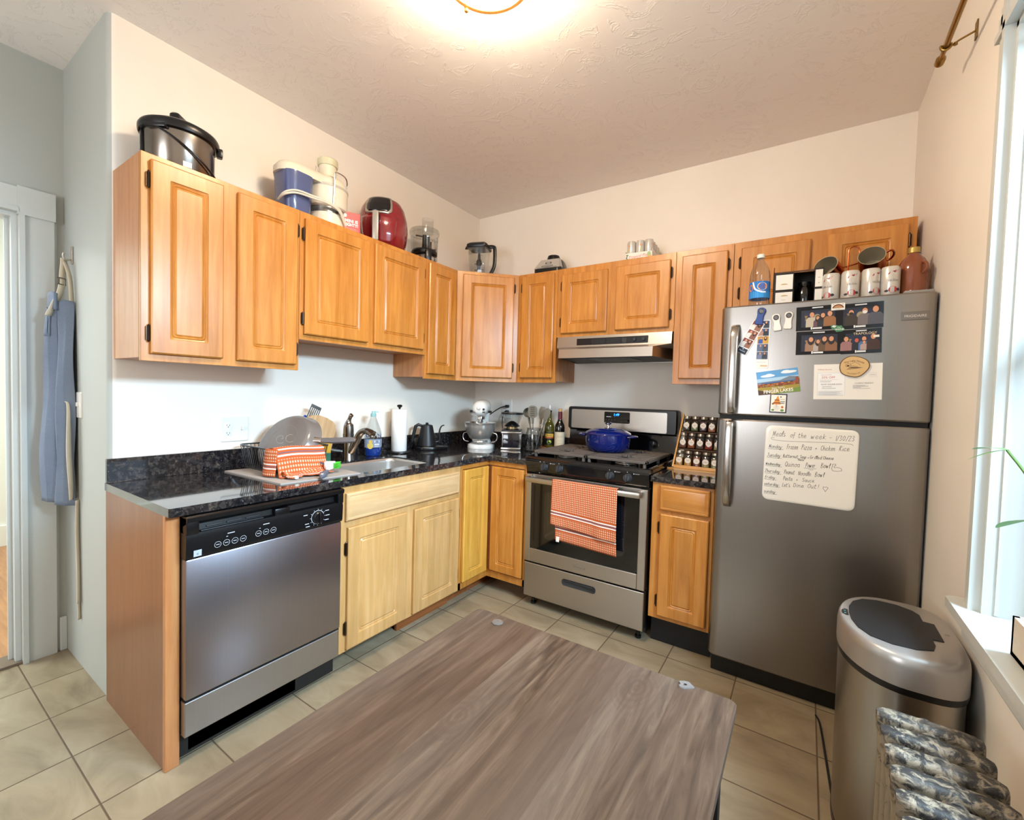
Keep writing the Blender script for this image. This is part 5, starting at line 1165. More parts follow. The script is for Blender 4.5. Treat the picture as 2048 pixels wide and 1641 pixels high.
bm = BM(); lathe(bm, [(.017, .243), (.017, .262), (.011, .27), (.01, .278)], 18); box(bm, 0, .03, -.004, .004, .27, .277, .002); part('cap', bm, mat('cap_teal', '#8ab5b6', .35), t)
d = Deco(); d.text('DAWN', 0, .033, .030, '#15306e', off=.015, sx=.95); d.line([(-.01, .062), (.008, .066), (.024, .056)], .003, '#15306e'); d.rect(-.042, -.034, .042, .024, '#5a6a8e'); d.disc(-.02, -.02, .017, .019, '#d8b95c', 18); d.disc(-.018, .006, .011, .011, '#d8b95c', 16); d.poly([(-.012, .006), (-.003, .003), (-.011, 0)], '#d8802c'); d.disc(-.012, .009, .0018, .0018, '#222222', 8)
d.rect(.004, .0, .036, .012, '#d9dbe8'); d.rect(.006, -.014, .034, -.008, '#e8e8ee'); d.rect(.006, -.024, .03, -.02, '#c9cbd8'); d.text('ULTRA', .02, .002, .009, '#2a3c78')
o = d.build('print', t, (0, -.0302, .085))
for v in o.data.vertices: v.co.y += .030*(1-math.sqrt(max(0, 1-(v.co.x/.0535)**2)))-.0005
t = thing('paper_towel_holder', 'black paper towel holder with round base and knob beside the kettle', 'paper towel holder', (.115, -.945, HC))
bm = BM(); lathe(bm, [(.078, 0), (.08, .003), (.078, .009), (.07, .011)], 40); part('base', bm, BLACK, t)
bm = BM(); lathe(bm, [(.006, .01), (.006, .296)], 14); part('post', bm, BLACK, t)
bm = BM(); lathe(bm, [(.008, .296), (.016, .304), (.018, .31), (.013, .316), (.004, .318)], 20); part('knob', bm, BLACK, t)
o = BM(); lathe(o, [(.048, 0), (.05, .003), (.05, .272), (.048, .275), (.019, .275), (.019, .255)], 36); o = part('paper_towel_roll', o, mat('towel_paper', '#f0ece8', .9, bump=(180, .25)), None, (.115, -.945, HC+.0115)); tag(o, 'white paper towel roll standing on the black holder', 'paper towel')
t = thing('kettle_base', 'flat black electric base with buttons under the gooseneck kettle', 'kettle base', (.135, -.70, HC), 50)
bm = BM(); L = rrect(.17, .15, .06, 8); L = [(a+(.06 if a > .04 else 0)*max(0, (a-.04)/.045), b*(1-.5*max(0, (a-.04)/.045))) for a, b in L]
loft(bm, [[(a*k, b*k, z) for a, b in L] for k, z in ((.97, 0), (1, .006), (.99, .02), (.95, .025))]); part('base', bm, BLACK, t)
d = Deco(); [d.rect(-.02+k*.02, 0, -.008+k*.02, .004, '#bfbfbf') for k in range(4)]; d.disc(.075, .0, .018, .01, '#8d8d8d', 16); d.build('buttons', t, (.01, -.045, .0255), (R(-90), 0, 0))
t = thing('gooseneck_kettle', 'matte black gooseneck kettle with slim spout on its electric base', 'kettle', (.132, -.705, HC+.0258), 50)
MB = mat('kettle_black', '#121214', .42)
bm = BM(); lathe(bm, [(.062, 0), (.068, .004), (.067, .012), (.055, .075), (.044, .128), (.041, .14)], 36); part('kettle_body', bm, MB, t)
bm = BM(); lathe(bm, [(.041, .14), (.04, .146), (.03, .15), (.012, .153)], 30, cap0=False); lathe(bm, [(.009, .152), (.011, .16), (.008, .165)], 16); part('lid', bm, MB, t)
bm = BM(); tube(bm, spline([(.06, 0, .028), (.082, 0, .03), (.092, 0, .05), (.088, 0, .085), (.092, 0, .12), (.105, 0, .142), (.122, 0, .146)], 6), [.009-.005*i/36 for i in range(37)], 10); part('spout', bm, MB, t)
bm = BM(); P = [(-.035, 0, .142), (-.06, 0, .15), (-.078, 0, .138), (-.092, 0, .08), (-.1, 0, .03)]
tube(bm, P, [.007, .009, .0095, .009, .007], 10, flat=1.3); part('handle', bm, MB, t)

# ---------------------------------------------------------------- counter, corner and stove side
t = thing('stand_mixer', 'white tilt-head stand mixer with steel bowl in the counter corner', 'mixer', (.335, -.345, HC), 0)
t.rotation_euler = (0, 0, R(28))
bm = BM(); L = rrect(.19, .24, .08, 6)
loft(bm, [[(a*k, b*k+.03, z) for a, b in L] for k, z in ((1, 0), (1.02, .008), (.98, .028), (.8, .036))]); part('base', bm, WHITEG, t, smooth=50)
bm = BM(); L = rrect(.085, .075, .03, 5); loft(bm, [[(a*k, b*k2+.115, z) for a, b in L] for k, k2, z in ((1.5, 1, .03), (1.1, 1, .08), (1, 1, .2), (1.15, 1.2, .27))]); part('pedestal', bm, WHITEG, t, smooth=50)
bm = BM(); lp = []
for y, w, h, z in ((.17, .03, .04, .31), (.155, .085, .085, .31), (.10, .115, .11, .305), (.02, .122, .12, .3), (-.06, .112, .112, .298), (-.10, .095, .095, .295), (-.118, .04, .05, .293)): lp.append([(p[0], y, z+p[1]) for p in rrect(w, h, min(w, h)*.45, 6)])
loft(bm, lp); part('motor_head', bm, WHITEG, t, smooth=60)
bm = BM(); lathe(bm, [(.0355, 0), (.036, .01), (.034, .018)], 28, (0, -.045, .218)); lathe(bm, [(.022, 0), (.022, .03)], 20, (0, -.045, .19)); part('attachment_hub', bm, CHROME, t)
bm = BM(); lathe(bm, [(.02, 0), (.021, .004), (.012, .008)], 22, axis='y'); part('front_cap', bm, mat('cap_silver', '#d0cdc8', .35, .5), t, (0, -.112, .30))
bm = BM()
for x in (-.07, .068): lathe(bm, [(.009, -.012), (.009, .012)], 14, (x, -.02, .272), axis='x')
lathe(bm, [(.008, 0), (.008, .014)], 14, (.035, -.105, .292), axis='y'); part('speed_knob', bm, BLACK, t)
d = Deco()
for k in range(6): d.rect(-.05+k*.009, 0, -.044+k*.009, .006, '#3a3a3a')
d.rect(.012, -.001, .046, .008, '#3a3a3a'); d.rect(-.055, -.02, .055, -.012, '#8a8a8a'); d.build('trim_band', t, (0, -.11, .268))
d = None
bm = BM(); lathe(bm, [(.05, .04), (.056, .045), (.058, .054), (.054, .06), (.078, .08), (.104, .125), (.114, .17), (.116, .19), (.118, .192), (.115, .193), (.112, .172), (.1, .125), (.07, .078), (.0005, .066)], 44, (0, -.035, 0), cap1=False); bo = part('mixing_bowl', bm, mat('bowl_steel', '#d6d1ca', .25, .75), t, smooth=50)
bm = BM()
for s in (-1, 1): tube(bm, spline([(s*.1, -.035, .115), (s*.122, -.035, .108), (s*.128, -.035, .08), (s*.115, -.035, .055), (s*.085, -.035, .048)], 5), .0035, 8)
part('bowl_handle', bm, mat('grey_wire', '#b5b2ac', .25, .8), bo)
bm = BM(); box(bm, .085, .105, .0, .03, .03, .055, .006); part('lock_lever', bm, BLACK, t)
# cord from the outlet to the mixer and grinder
t = thing('power_cord', 'black power cord from upper socket down to the stand mixer', 'cord')
bm = BM(); tube(bm, spline([(.343, -.03, 1.213), (.33, -.035, 1.212), (.28, -.05, 1.19), (.2, -.1, 1.12), (.16, -.16, 1.06), (.2, -.2, 1.0), (.27, -.22, .93), (.3, -.2, .91)], 8), .004, 8); part('cord', bm, BLACK, t)
bm = BM(); box(bm, .333, .36, -.034, -.008, 1.202, 1.224, .004); part('plug', bm, BLACK, t)
t = thing('power_cord', 'black power cord from lower socket down behind the coffee grinder', 'cord')
bm = BM(); tube(bm, spline([(.343, -.03, 1.168), (.325, -.034, 1.16), (.315, -.04, 1.1), (.325, -.045, 1.03), (.36, -.06, 1.0), (.40, -.09, .96), (.43, -.1, .94)], 8), .004, 8); part('cord', bm, BLACK, t)
bm = BM(); box(bm, .333, .36, -.034, -.008, 1.158, 1.18, .004); part('plug', bm, BLACK, t)

t = thing('coffee_grinder', 'steel and black burr coffee grinder with clear hopper next to the mixer', 'coffee grinder', (.535, -.225, HC), 28)
bm = BM(); box(bm, -.073, .073, -.02, .08, 0, .135, .004); box(bm, -.073, .073, -.085, -.02, 0, .018, .003); box(bm, -.073, .073, -.085, -.02, .118, .135, .003); part('housing', bm, NICKEL, t, smooth=30)
bm = BM(); box(bm, -.06, .06, -.08, -.02, .018, .118, .003); part('grounds_bin', bm, mat('bin_smoke', '#15161d', .1, coat=.6), t, smooth=30)
bm = BM(); box(bm, -.07, .07, -.08, .078, .135, .146, .003); lathe(bm, [(.05, .146), (.05, .152)], 28); part('top_plate', bm, BLACK, t)
bm = BM(); lathe(bm, [(.042, .15), (.042, .168)], 28, mi=0); lathe(bm, [(.055, .168), (.056, .176), (.04, .19), (.03, .198), (.012, .208)], 28, mi=1); part('burr_cap', bm, [mat('brass_ring', '#b49a6a', .25, .8), BLACK], t)
bm = BM(); lathe(bm, [(.045, .168), (.078, .262)], 32, cap0=False, cap1=False); part('hopper', bm, CLEAR, t, smooth=60)
bm = BM(); lathe(bm, [(.08, .26), (.082, .264), (.08, .272), (.03, .276)], 32); part('hopper_lid', bm, thin_glass('smoked_plastic', '#5a5a5c', .3), t)
bm = BM(); lathe(bm, [(.0815, .259), (.0825, .264), (.0815, .269)], 32, cap0=False, cap1=False); o = part('lid_rim', bm, BLACK, t); solid(o, .003)

t = thing('utensil_jar', 'clear glass jar holding cooking utensils left of the stove', 'jar', (.735, -.235, HC))
bm = BM(); lathe(bm, [(.0005, .004), (.052, .004), (.056, .008), (.058, .02), (.058, .13), (.052, .15), (.05, .165), (.053, .17), (.056, .17), (.055, .15), (.062, .13), (.062, .012), (.056, 0), (.0005, 0)], 36, cap0=False, cap1=False); part('glass', bm, CLEAR, t, smooth=60)
TAUPE = mat('silicone_taupe', '#6f6a5e', .5)
def utensil(name, label, x, y, lean, rz, kind):
    t = thing(name, label, 'utensil', (.735+x, -.235+y, HC+.01), rot=(R(lean[0]), R(lean[1]), R(rz)), group='utensils in the glass jar')
    bm = BM(); tube(bm, [(0, 0, 0), (0, 0, .2)], [.006, .005], 10); part('handle', bm, CHROME, t)
    bm = BM(); tube(bm, [(0, 0, .19), (0, 0, .235)], [.0075, .009], 10)
    if kind == 's':
        L = rrect(.068, .09, .028, 5); loft(bm, [[(a, -.004, b+.275) for a, b in L], [(a, .0, b+.275) for a, b in L]])
    elif kind == 'l': lathe(bm, [(.0005, -.02), (.02, -.015), (.034, .004), (.036, .02)], 20, (0, -.01, .27), axis='y', cap0=False, cap1=False)
    else: loft(bm, [[(p[0], p[1], z) for p in rrect(w, .008, .003, 2)] for z, w in ((.225, .02), (.26, .045), (.29, .05), (.315, .03))])
    hd = part('head', bm, TAUPE, t)
    if kind == 's':
        bm = BM(); [box(bm, -.016, .016, -.0048, -.0038, .245+k*.014, .25+k*.014) for k in range(5)]; part('slot', bm, SLOT, hd, smooth=0)
    return t
utensil('slotted_turner', 'taupe slotted turner standing upright in the glass utensil jar', -.004, -.008, (0, -2), 15, 's')
utensil('ladle', 'taupe ladle tilted to the back left in the glass utensil jar', -.012, .015, (-5, -10), 30, 'l')
utensil('spoonula', 'taupe pointed spatula leaning right in the glass utensil jar', .012, .004, (3, 17), 12, 'p')
utensil('serving_spoon', 'taupe spoon mostly hidden behind the slotted turner in the jar', .01, .018, (-4, 6), 10, 'p')

t = thing('bottle_coaster', 'reddish wooden block under the two bottles beside the stove', 'coaster', (.79, -.10, HC), 0)
bm = BM(); box(bm, -.06, .115, -.055, .06, 0, .026, .003); part('block', bm, mat('terracotta_wood', '#a5603a', .5, bump=(60, .2)), t, smooth=0)
def wine(name, label, x, y, m, cap):
    t = thing(name, label, 'bottle', (x, y, HC+.0262))
    bm = BM(); lathe(bm, [(.03, 0), (.0365, .006), (.0365, .15), (.033, .168), (.02, .192), (.0145, .21), (.014, .265)], 32); part('glass', bm, m, t, smooth=60)
    return t
OLIVE = mat('olive_glass', '#5a5312', .08, coat=.6, trans=.25)
t = wine('oil_bottle', 'olive green oil bottle with white pour spout, left of two bottles', .785, -.105, OLIVE, 0)
bm = BM(); lathe(bm, [(.0375, .02), (.0375, .115)], 32, cap0=False, cap1=False); lb = part('label', bm, mat('label_black', '#17150f', .35), t)
d = Deco(); d.rect(-.036, .012, .036, .034, '#c7a23a', 10); d.text('BIONI', 0, .017, .014, '#5c2a16', off=.02); d.rect(-.036, .0, .036, .012, '#a85a2a', 10); d.disc(0, -.026, .017, .013, '#7f9a2c', 18); d.disc(.004, -.02, .007, .006, '#c8cf5a', 12); d.rect(-.03, .044, .03, .047, '#6a6a55', 8); d.build('print', lb, (0, 0, .067), (0, 0, R(30)), wrap=.0377)
bm = BM(); lathe(bm, [(.0155, .258), (.0155, .27)], 16, mi=0); lathe(bm, [(.006, .27), (.008, .285), (.009, .295), (.004, .31)], 14, mi=1); part('pour_spout', bm, [BLACK, WHITEP], t)
t = wine('wine_bottle', 'dark wine bottle with cream label and burgundy neck foil, right of two bottles', .868, -.10, mat('wine_glass', '#14100c', .08, coat=.6), 1)
bm = BM(); lathe(bm, [(.0375, .012), (.0375, .118)], 32, cap0=False, cap1=False); lb = part('label', bm, mat('label_cream', '#cdbfa4', .5), t)
d = Deco(); d.text('Josh', 0, .012, .026, '#8a6f52', shear=.4, off=-.02); d.rect(-.018, -.01, .018, -.008, '#a89878'); d.rect(-.014, -.03, .014, -.0285, '#b0a284'); d.build('print', lb, (0, 0, .065), (0, 0, R(30)), wrap=.0377)
bm = BM(); lathe(bm, [(.0155, .2), (.015, .262)], 20, cap0=False); part('neck_foil', bm, mat('foil_burgundy', '#5c1726', .35), t)
bm = BM(); lathe(bm, [(.012, .262), (.013, .287)], 16); part('cork', bm, mat('cork', '#c49a6a', .8), t)

t = thing('dutch_oven', 'glossy cobalt blue enamel dutch oven on the stove burners', 'pot', (1.318, -.31, .9672), 8)
BL = mat('cobalt_enamel', '#0b1a5c', .1, coat=.8)
bm = BM(); lathe(bm, [(.1, 0), (.118, .006), (.134, .03), (.139, .07), (.138, .108)], 48); part('pot_body', bm, BL, t, smooth=60)
bm = BM(); lathe(bm, [(.141, .106), (.1425, .112), (.138, .12), (.11, .134), (.09, .138), (.086, .142), (.04, .147), (.0005, .148)], 48, cap1=False); li = part('lid', bm, BL, t, smooth=40)
bm = BM(); lathe(bm, [(.012, .146), (.009, .155), (.008, .166), (.02, .172), (.022, .179), (.016, .184), (.0005, .185)], 24, cap1=False); part('lid_knob', bm, CHROME, li)
for s in (-1, 1):
    bm = BM(); P = spline([(s*.132, -.05, .098), (s*.165, -.042, .1), (s*.178, 0, .101), (s*.165, .042, .1), (s*.132, .05, .098)], 6); tube(bm, P, .008, 8, flat=.7); part('side_handle', bm, BL, t)

# spice rack
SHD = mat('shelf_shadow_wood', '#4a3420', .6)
t = thing('spice_rack', 'three-tier bamboo spice rack leaning back beside the fridge', 'spice rack', (1.715, 0, HC))
bm = BM()
bm.free()
for x in (0, .252): bm = BM(); prism(bm, [(-.31, .012), (-.285, .008), (-.06, .30), (-.075, .315)], x, x+.009, 'x'); part('side_rail', bm, BAMBOO, t, smooth=0)
for k in range(3):
    bm = BM(); y, z = -.300+.078*k, .010+.098*k; box(bm, .009, .252, y, y+.05, z, z+.005); box(bm, .009, .252, y-.006, y, z-.002, z+(.014 if k == 0 else .004)); part('shelf', bm, BAMBOO if k == 0 else SHD, t, smooth=0)
bm = BM(); box(bm, .009, .252, -.055, -.048, 0, .3); part('back_panel', bm, SHD, t, smooth=0)
bm = BM(); prism(bm, [(-.022, -.325), (.02, -.345), (.26, -.335), (.26, -.31), (0, -.30)], 0, .007); part('foot', bm, BAMBOO, t, smooth=0)
SPC = [['#c79a52', '#cf9a3a', '#7f3f2c', '#9a8a4c', '#7c7a4a'], ['#6f3a26', '#a4501f', '#6d5446', '#9a2a12', '#a09a70'], ['#4a4436', '#6f7a4c', '#4a3038', '#a5603f', '#d8cba0']]
SPN = [['pale tan powder', 'golden powder', 'red brown flakes', 'olive green herb', 'dull green herb'], ['dark brown spice', 'orange brown powder', 'grey brown seeds', 'bright red powder', 'light herb'], ['grey green leaves', 'green herb', 'dark purple flakes', 'brick coloured powder', 'cream powder']]
SPT = [['Garlic', 'Onion', 'Chili', 'Oregano', 'Thyme'], ['Cumin', 'Curry', 'Pepper', 'Paprika', 'Sage'], ['Basil', 'Bay', 'Clove', 'Cayenne', 'Salt']]
LIDM = mat('jar_lid', '#b9b1a5', .3, .9)
for k in range(3):
    for i in range(5):
        rown = ['bottom', 'middle', 'top'][k]; cn = ['first from the stove', 'second from the stove', 'centre one', 'fourth from the stove', 'last, against the fridge'][i]
        j = thing('spice_jar', 'small square spice jar of %s, %s shelf, %s' % (SPN[k][i], rown, cn), 'jar', (1.715+.034+i*.0478, -.273+.078*k, HC+.0155+.098*k), group='spice jars in the bamboo rack', rot=(R(-9), 0, 0))
        bm = BM(); w = .0205
        loft(bm, [[(p[0], p[1], z) for p in rrect(2*ww, 2*ww, rr_, 3)] for z, ww, rr_ in ((0, w-.001, .004), (.002, w, .005), (.062, w, .005), (.070, .016, .014), (.073, .0155, .0154))]); part('glass', bm, CLEAR, j, smooth=50)
        bm = BM(); w = .0188; hh = .05+.008*((i*7+k*3) % 3)/2-.012*((i+k) % 2); box(bm, -w, w, -w, w, .0015, hh, .003); part('spice', bm, mat('spice_'+SPC[k][i][1:], SPC[k][i], .8), j)
        bm = BM(); lathe(bm, [(.0185, .072), (.0195, .074), (.0195, .086), (.0185, .088)], 22); part('lid', bm, LIDM, j)
        d = Deco(); d.disc(0, 0, .0165, .0165, '#e4ded6', 24); d.text(SPT[k][i], 0, -.002, .0072, '#555555', sx=.85); d.build('label', j, (0, -.0209, .034))
# ---------------------------------------------------------------- table, bin, radiator, window things
TZ = .74
t = thing('kitchen_table', 'narrow table with grey brown wood-look top and black legs in the foreground', 'table', (0, 0, 0))
tx0, tx1, ty0, ty1 = 1.655, 2.268, -3.25, -2.05
bm = BM(); L = [(p[0]+(tx0+tx1)/2, p[1]+(ty0+ty1)/2) for p in rrect(tx1-tx0, ty1-ty0, .014, 4)]
loft(bm, [[(a, b, z) for a, b in L] for z in (TZ-.018, TZ-.001)]+[[((tx0+tx1)/2+(a-(tx0+tx1)/2)*.9975, (ty0+ty1)/2+(b-(ty0+ty1)/2)*.998, TZ) for a, b in L]]); part('tabletop', bm, TABLE, t, smooth=30)
for x in (tx0+.02, tx1-.05):
    for y in (ty0+.03, ty1-.045):
        bm = BM(); box(bm, x, x+.03, y, y+.03, 0, TZ-.018, .002); part('leg', bm, BLACKM, t, smooth=0)
bm = BM(); box(bm, tx0+.03, tx1-.03, ty1-.04, ty1-.02, TZ-.06, TZ-.018); box(bm, tx1-.04, tx1-.02, ty0+.05, ty1-.05, TZ-.06, TZ-.018); box(bm, tx0+.02, tx0+.04, ty0+.05, ty1-.05, TZ-.06, TZ-.018); part('apron_rail', bm, BLACKM, t, smooth=0)
PAD = mat('clear_pad', '#5f5b57', .2, coat=.3)
TORN = mat('torn_pad', '#6f6b68', .5)
for x, y, lb, f in ((1.738, -2.085, 'round clear adhesive pad near the far left corner of the table', 0), (2.176, -2.06, 'torn white adhesive pad with a hole near the far right table corner', 1)):
    bm = BM()
    if f: 
        pl = [(.013*(1+.25*math.sin(a*3+1)+.1*math.sin(a*7))*math.cos(a), .013*(1+.2*math.sin(a*2))*math.sin(a)) for a in [2*PI*i/26 for i in range(26)]]
        inn = [(a*.25, b*.25) for a, b in pl]; loft(bm, [[(a*.25, b*.25, 0) for a, b in pl], [(a, b, 0) for a, b in pl], [(a*.93, b*.93, .0022) for a, b in pl], [(a*.25, b*.25, .002) for a, b in pl]], cap0=False, cap1=False)
    else: lathe(bm, [(.0145, 0), (.015, .001), (.0135, .0024), (.0005, .003)], 8, cap1=False)
    o = part('adhesive_pad', bm, TORN if f else PAD, None, (x, y, TZ+.0002)); tag(o, lb, 'adhesive pad')

def dloop(k, z, hx0=.143, hx1=.14, hy=.215, dx=0, n=48):
    o = []
    for i in range(n):
        a = 2*PI*i/n; c, s = math.cos(a), math.sin(a); e = 2 if c < 0 else 3.6
        x = math.copysign(abs(c)**(2/e), c)*(hx1 if c > 0 else hx0); y = math.copysign(abs(s)**(2/e if c > 0 else 2/2.1), s)*hy
        o.append((x*k+dx, y*k, z))
    return o
t = thing('trash_can', 'stainless sensor trash can with black lid flap between fridge and radiator', 'trash can', (2.607, -1.232, 0))
bm = BM(); loft(bm, [dloop(.94, .02), dloop(.955, .3), dloop(.965, .552)]); part('can_body', bm, STEEL, t, smooth=60)
bm = BM(); loft(bm, [dloop(.95, 0), dloop(.95, .022)]); part('foot_ring', bm, BLACK, t)
bm = BM(); loft(bm, [dloop(.985, .545), dloop(.995, .553), dloop(.995, .566)]); part('black_band', bm, BLACK, t)
SILV = mat('silver_plastic', '#a29c96', .3, .55)
bm = BM(); loft(bm, [dloop(1, .564), dloop(1.0, .62), dloop(.985, .637), dloop(.955, .647), dloop(.9, .650)]); part('lid', bm, SILV, t, smooth=50)
bm = BM()
fl = [(.068, -.10), (.068, -.062), (.093, -.058), (.093, .058), (.068, .062), (.068, .11), (.055, .135), (.02, .158), (-.03, .162), (-.07, .145), (-.098, .105), (-.112, .05), (-.115, 0), (-.112, -.05), (-.1, -.10), (-.075, -.14), (-.03, -.16), (.02, -.157), (.058, -.135)]
prism(bm, fl, .648, .6525); part('lid_flap', bm, mat('flap_black', '#18181a', .5), t, smooth=0)
bm = BM(); prism(bm, [(-.117, -.024), (-.117, .024), (-.124, .026), (-.132, .014), (-.134, 0), (-.132, -.014), (-.124, -.026)], .645, .6505, mi=0); [lathe(bm, [(.003, 0), (.002, .0005)], 10, (-.125, y, .6505), mi=1) for y in (-.009, .009)]; part('sensor_panel', bm, [BLACKG, mat('led_teal', '#3f8f8a', .3)], t, smooth=0)
d = Deco(); d.text('it', 0, -.008, .022, '#77726c'); d.build('lid_mark', t, (.112, 0, .6506), (R(-90), 0, R(-90)))

def mk_rad():
    m = mat('radiator_paint', '#b9ab93', .5); N = G(m); v = N.obj(kind='Generated'); v = N.obj()
    geo = N.n('ShaderNodeNewGeometry'); nz = N.sep(geo.outputs['Normal'])[2]; pz = N.sep(geo.outputs['Position'])[2]
    n = N.noise(48, 9, geo.outputs['Position'], .7, .6)
    up = N.math('MULTIPLY', N.ramp(pz, [(.55, 0.), (.615, 1.)]), .12)
    f = N.ramp(N.math('ADD', n, N.math('ADD', up, N.math('MULTIPLY', nz, .05))), [(.57, 0.), (.68, 1.)])
    dark = N.ramp(N.noise(20, 5, geo.outputs['Position'], .7), [(.35, '#1d1c1c'), (.55, '#33312f'), (.7, '#6a6258')])
    N.col(N.mix(f, '#8f8370', dark)); N.bump(n, .5, .004)
    return m
RADM = mk_rad()
t = thing('radiator', 'old cast iron column radiator with peeling paint under the window', 'radiator', (2.60, 0, 0))
def rad_section():
    bm = BM(); w = .172
    def bar(z0, z1, wy, mi=0):
        lp = []
        for dx, k in ((-w/2, .55), (-w/2+.012, .9), (-w/2+.03, 1), (w/2-.03, 1), (w/2-.012, .9), (w/2, .55)):
            lp.append([(dx, p[0]*k, (z0+z1)/2+p[1]*(.55+.45*k)) for p in rrect(wy, z1-z0, min(wy, z1-z0)*.30, 4)])
        loft(bm, lp)
    bar(.575, .622, .042); bar(.07, .115, .042)
    for i in range(4):
        x = -w/2+.02+i*(w-.04)/3
        lathe(bm, [(.02, .09), (.0155, .13), (.0155, .54), (.021, .60)], 12, (x, 0, 0), sy=.82)
    for x in (-.028, .028): pass
    lathe(bm, [(.022, -.0325), (.022, .0325)], 14, (0, 0, .592), axis='y'); lathe(bm, [(.022, -.0325), (.022, .0325)], 14, (0, 0, .095), axis='y')
    return bm
base = part('section', rad_section(), RADM, t, (0, -1.69, 0), smooth=50)
for k in range(1, 13):
    o = base.copy(); COL.objects.link(o); o.parent = t; o.location = (0, -1.69-.0635*k, 0)
for y in (-1.69, -1.69-.0635*12):
    for x in (-.06, .06):
        bm = BM(); lathe(bm, [(.02, 0), (.014, .02), (.016, .08)], 12, (x, y, 0)); part('foot', bm, RADM, t)
t = thing('floor_cable', 'thin black cable on the floor tiles beside the trash can', 'cable')
bm = BM(); tube(bm, spline(CABLE, 6), .004, 6); part('cable', bm, BLACKM, t)

t = thing('planter_box', 'whitewashed wooden planter box on the window sill', 'planter', (2.79, -1.575, .772))
bm = BM(); box(bm, -.045, .055, -.42, -.41, 0, .085); box(bm, -.045, .055, -.01, 0, 0, .085); box(bm, -.045, -.035, -.42, 0, 0, .085); box(bm, .045, .055, -.42, 0, 0, .085); box(bm, -.045, .055, -.42, 0, 0, .01)
part('box_walls', bm, mat('whitewash', '#cfc4b3', .7, bump=(90, .4)), t, smooth=0)
bm = BM(); box(bm, -.035, .045, -.41, -.01, .01, .07); part('soil', bm, mat('soil', '#3f2c22', .95, bump=(120, .8)), t, smooth=0)
t = thing('potted_plant', 'green leafy plant growing from the planter box by the window', 'plant', (2.77, -1.73, .842))
LF = mat('leaf_green', '#5f9a4a', .4)
bm = BM(); stems = [spline([(0, 0, 0), (-.02, .01, .15), (-.04, .03, .30), (-.075, .06, .38)], 5), spline([(0, -.03, 0), (-.01, -.02, .12), (-.03, 0, .21), (-.05, .02, .25)], 5), spline([(.01, -.08, 0), (0, -.1, .2), (-.01, -.12, .36)], 5)]
for s in stems: tube(bm, s, .0028, 6)
part('stem', bm, mat('stem_green', '#5a7a3a', .6), t)
bm = BM()
def leaf(p, d, L, w):
    p = Vector(p); d = Vector(d).normalized(); s = d.cross(Vector((0, 0, 1))).normalized(); n = s.cross(d)
    top = []; 
    for i in range(7):
        k = i/6; ww = w*math.sin(PI*min(1, k*.93+.04))**.8; c = p+d*L*k-n*(L*.25*k*k); top.append((c-s*ww, c-n*(-.15*ww)*0, c+s*ww))
    V = [[bm.verts.new(q) for q in r] for r in top]
    for a, b in zip(V, V[1:]):
        for i in range(2): bm.faces.new((a[i], a[i+1], b[i+1], b[i]))
for p, d_, L, w in ((stems[0][-1], (-.5, .9, .15), .07, .016), (stems[0][-1], (-.9, .2, -.2), .06, .014), (stems[0][10], (.6, .5, .3), .07, .018), (stems[1][-1], (-.6, .8, -.3), .06, .02), (stems[1][-1], (.4, -.6, .2), .07, .02), (stems[2][-1], (-.3, -.7, .3), .08, .02), (stems[2][-1], (.5, .4, .4), .08, .02), (stems[2][8], (-.8, -.4, .2), .07, .02)): leaf(p, d_, L, w)
part('leaves', bm, LF, t, fix=False)

t = thing('curtain_rod', 'brass curtain rod with end cap and wall bracket above the window', 'curtain rod', (2.685, 0, 2.49))
BRS = mat('aged_brass', '#94733c', .3, .9)
bm = BM(); tube(bm, [(0, -.935, 0), (0, -3.0, 0)], .0085, 14); tube(bm, [(0, -.90, 0), (0, -1.1, 0)], .0068, 14); part('rod', bm, BRS, t)
bm = BM(); lathe(bm, [(.006, .86), (.0135, .868), (.0135, .893), (.009, .9)], 18, axis='y'); part('end_cap', bm, BRS, t)
for y in (-.958, -2.75):
    bm = BM(); tube(bm, [(.072, y, .022), (.03, y, .006), (.0, y, -.013)], .0032, 8); box(bm, .068, .0715, y-.012, y+.012, -.005, .05, .001); tube(bm, [(.0125*math.cos(R(a)), y, .0125*math.sin(R(a))) for a in range(-200, 30, 15)], .004, 8); lathe(bm, [(.0055, -.004), (.0055, .004)], 12, (.022, y-.004, -.004)); part('bracket', bm, BRS, t)

t = thing('ceiling_light', 'flush round ceiling light with brass ring and glowing glass dome', 'ceiling light', (1.425, -1.795, 0))
bm = BM(); lathe(bm, [(.13, 2.772), (.14, 2.74), (.143, 2.70)], 48, cap0=False, cap1=False); part('pan', bm, mat('pan_white', '#e8dcc8', .5), t)
bm = BM(); lathe(bm, [(.139, 2.700), (.150, 2.700), (.156, 2.692), (.156, 2.680), (.150, 2.674), (.138, 2.674)], 56, cap0=False, cap1=False)
for a in (35, 155, 275): box(bm, .154*math.cos(R(a))-.007, .154*math.cos(R(a))+.007, .154*math.sin(R(a))-.007, .154*math.sin(R(a))+.007, 2.665, 2.70, .003)
part('brass_ring', bm, mat('lamp_brass', '#c08a4a', .3, .7), t)
GLOW = mat('lamp_glass', '#fff1dc', .5, emis='#ffe6c6', es=DOME)
bm = BM(); lathe(bm, [(.140, 2.688), (.137, 2.678), (.12, 2.664), (.09, 2.652), (.05, 2.645), (.0005, 2.643)], 48, cap0=False, cap1=False); part('glass_dome', bm, GLOW, t, smooth=80)
bm = BM(); lathe(bm, [(.146, 2.703), (.146, 2.73)], 48, cap0=False, cap1=False); part('glow_gap', bm, mat('lamp_side_glass', '#fff1dc', .5, emis='#ffe9cd', es=DOME*2), t, smooth=80)

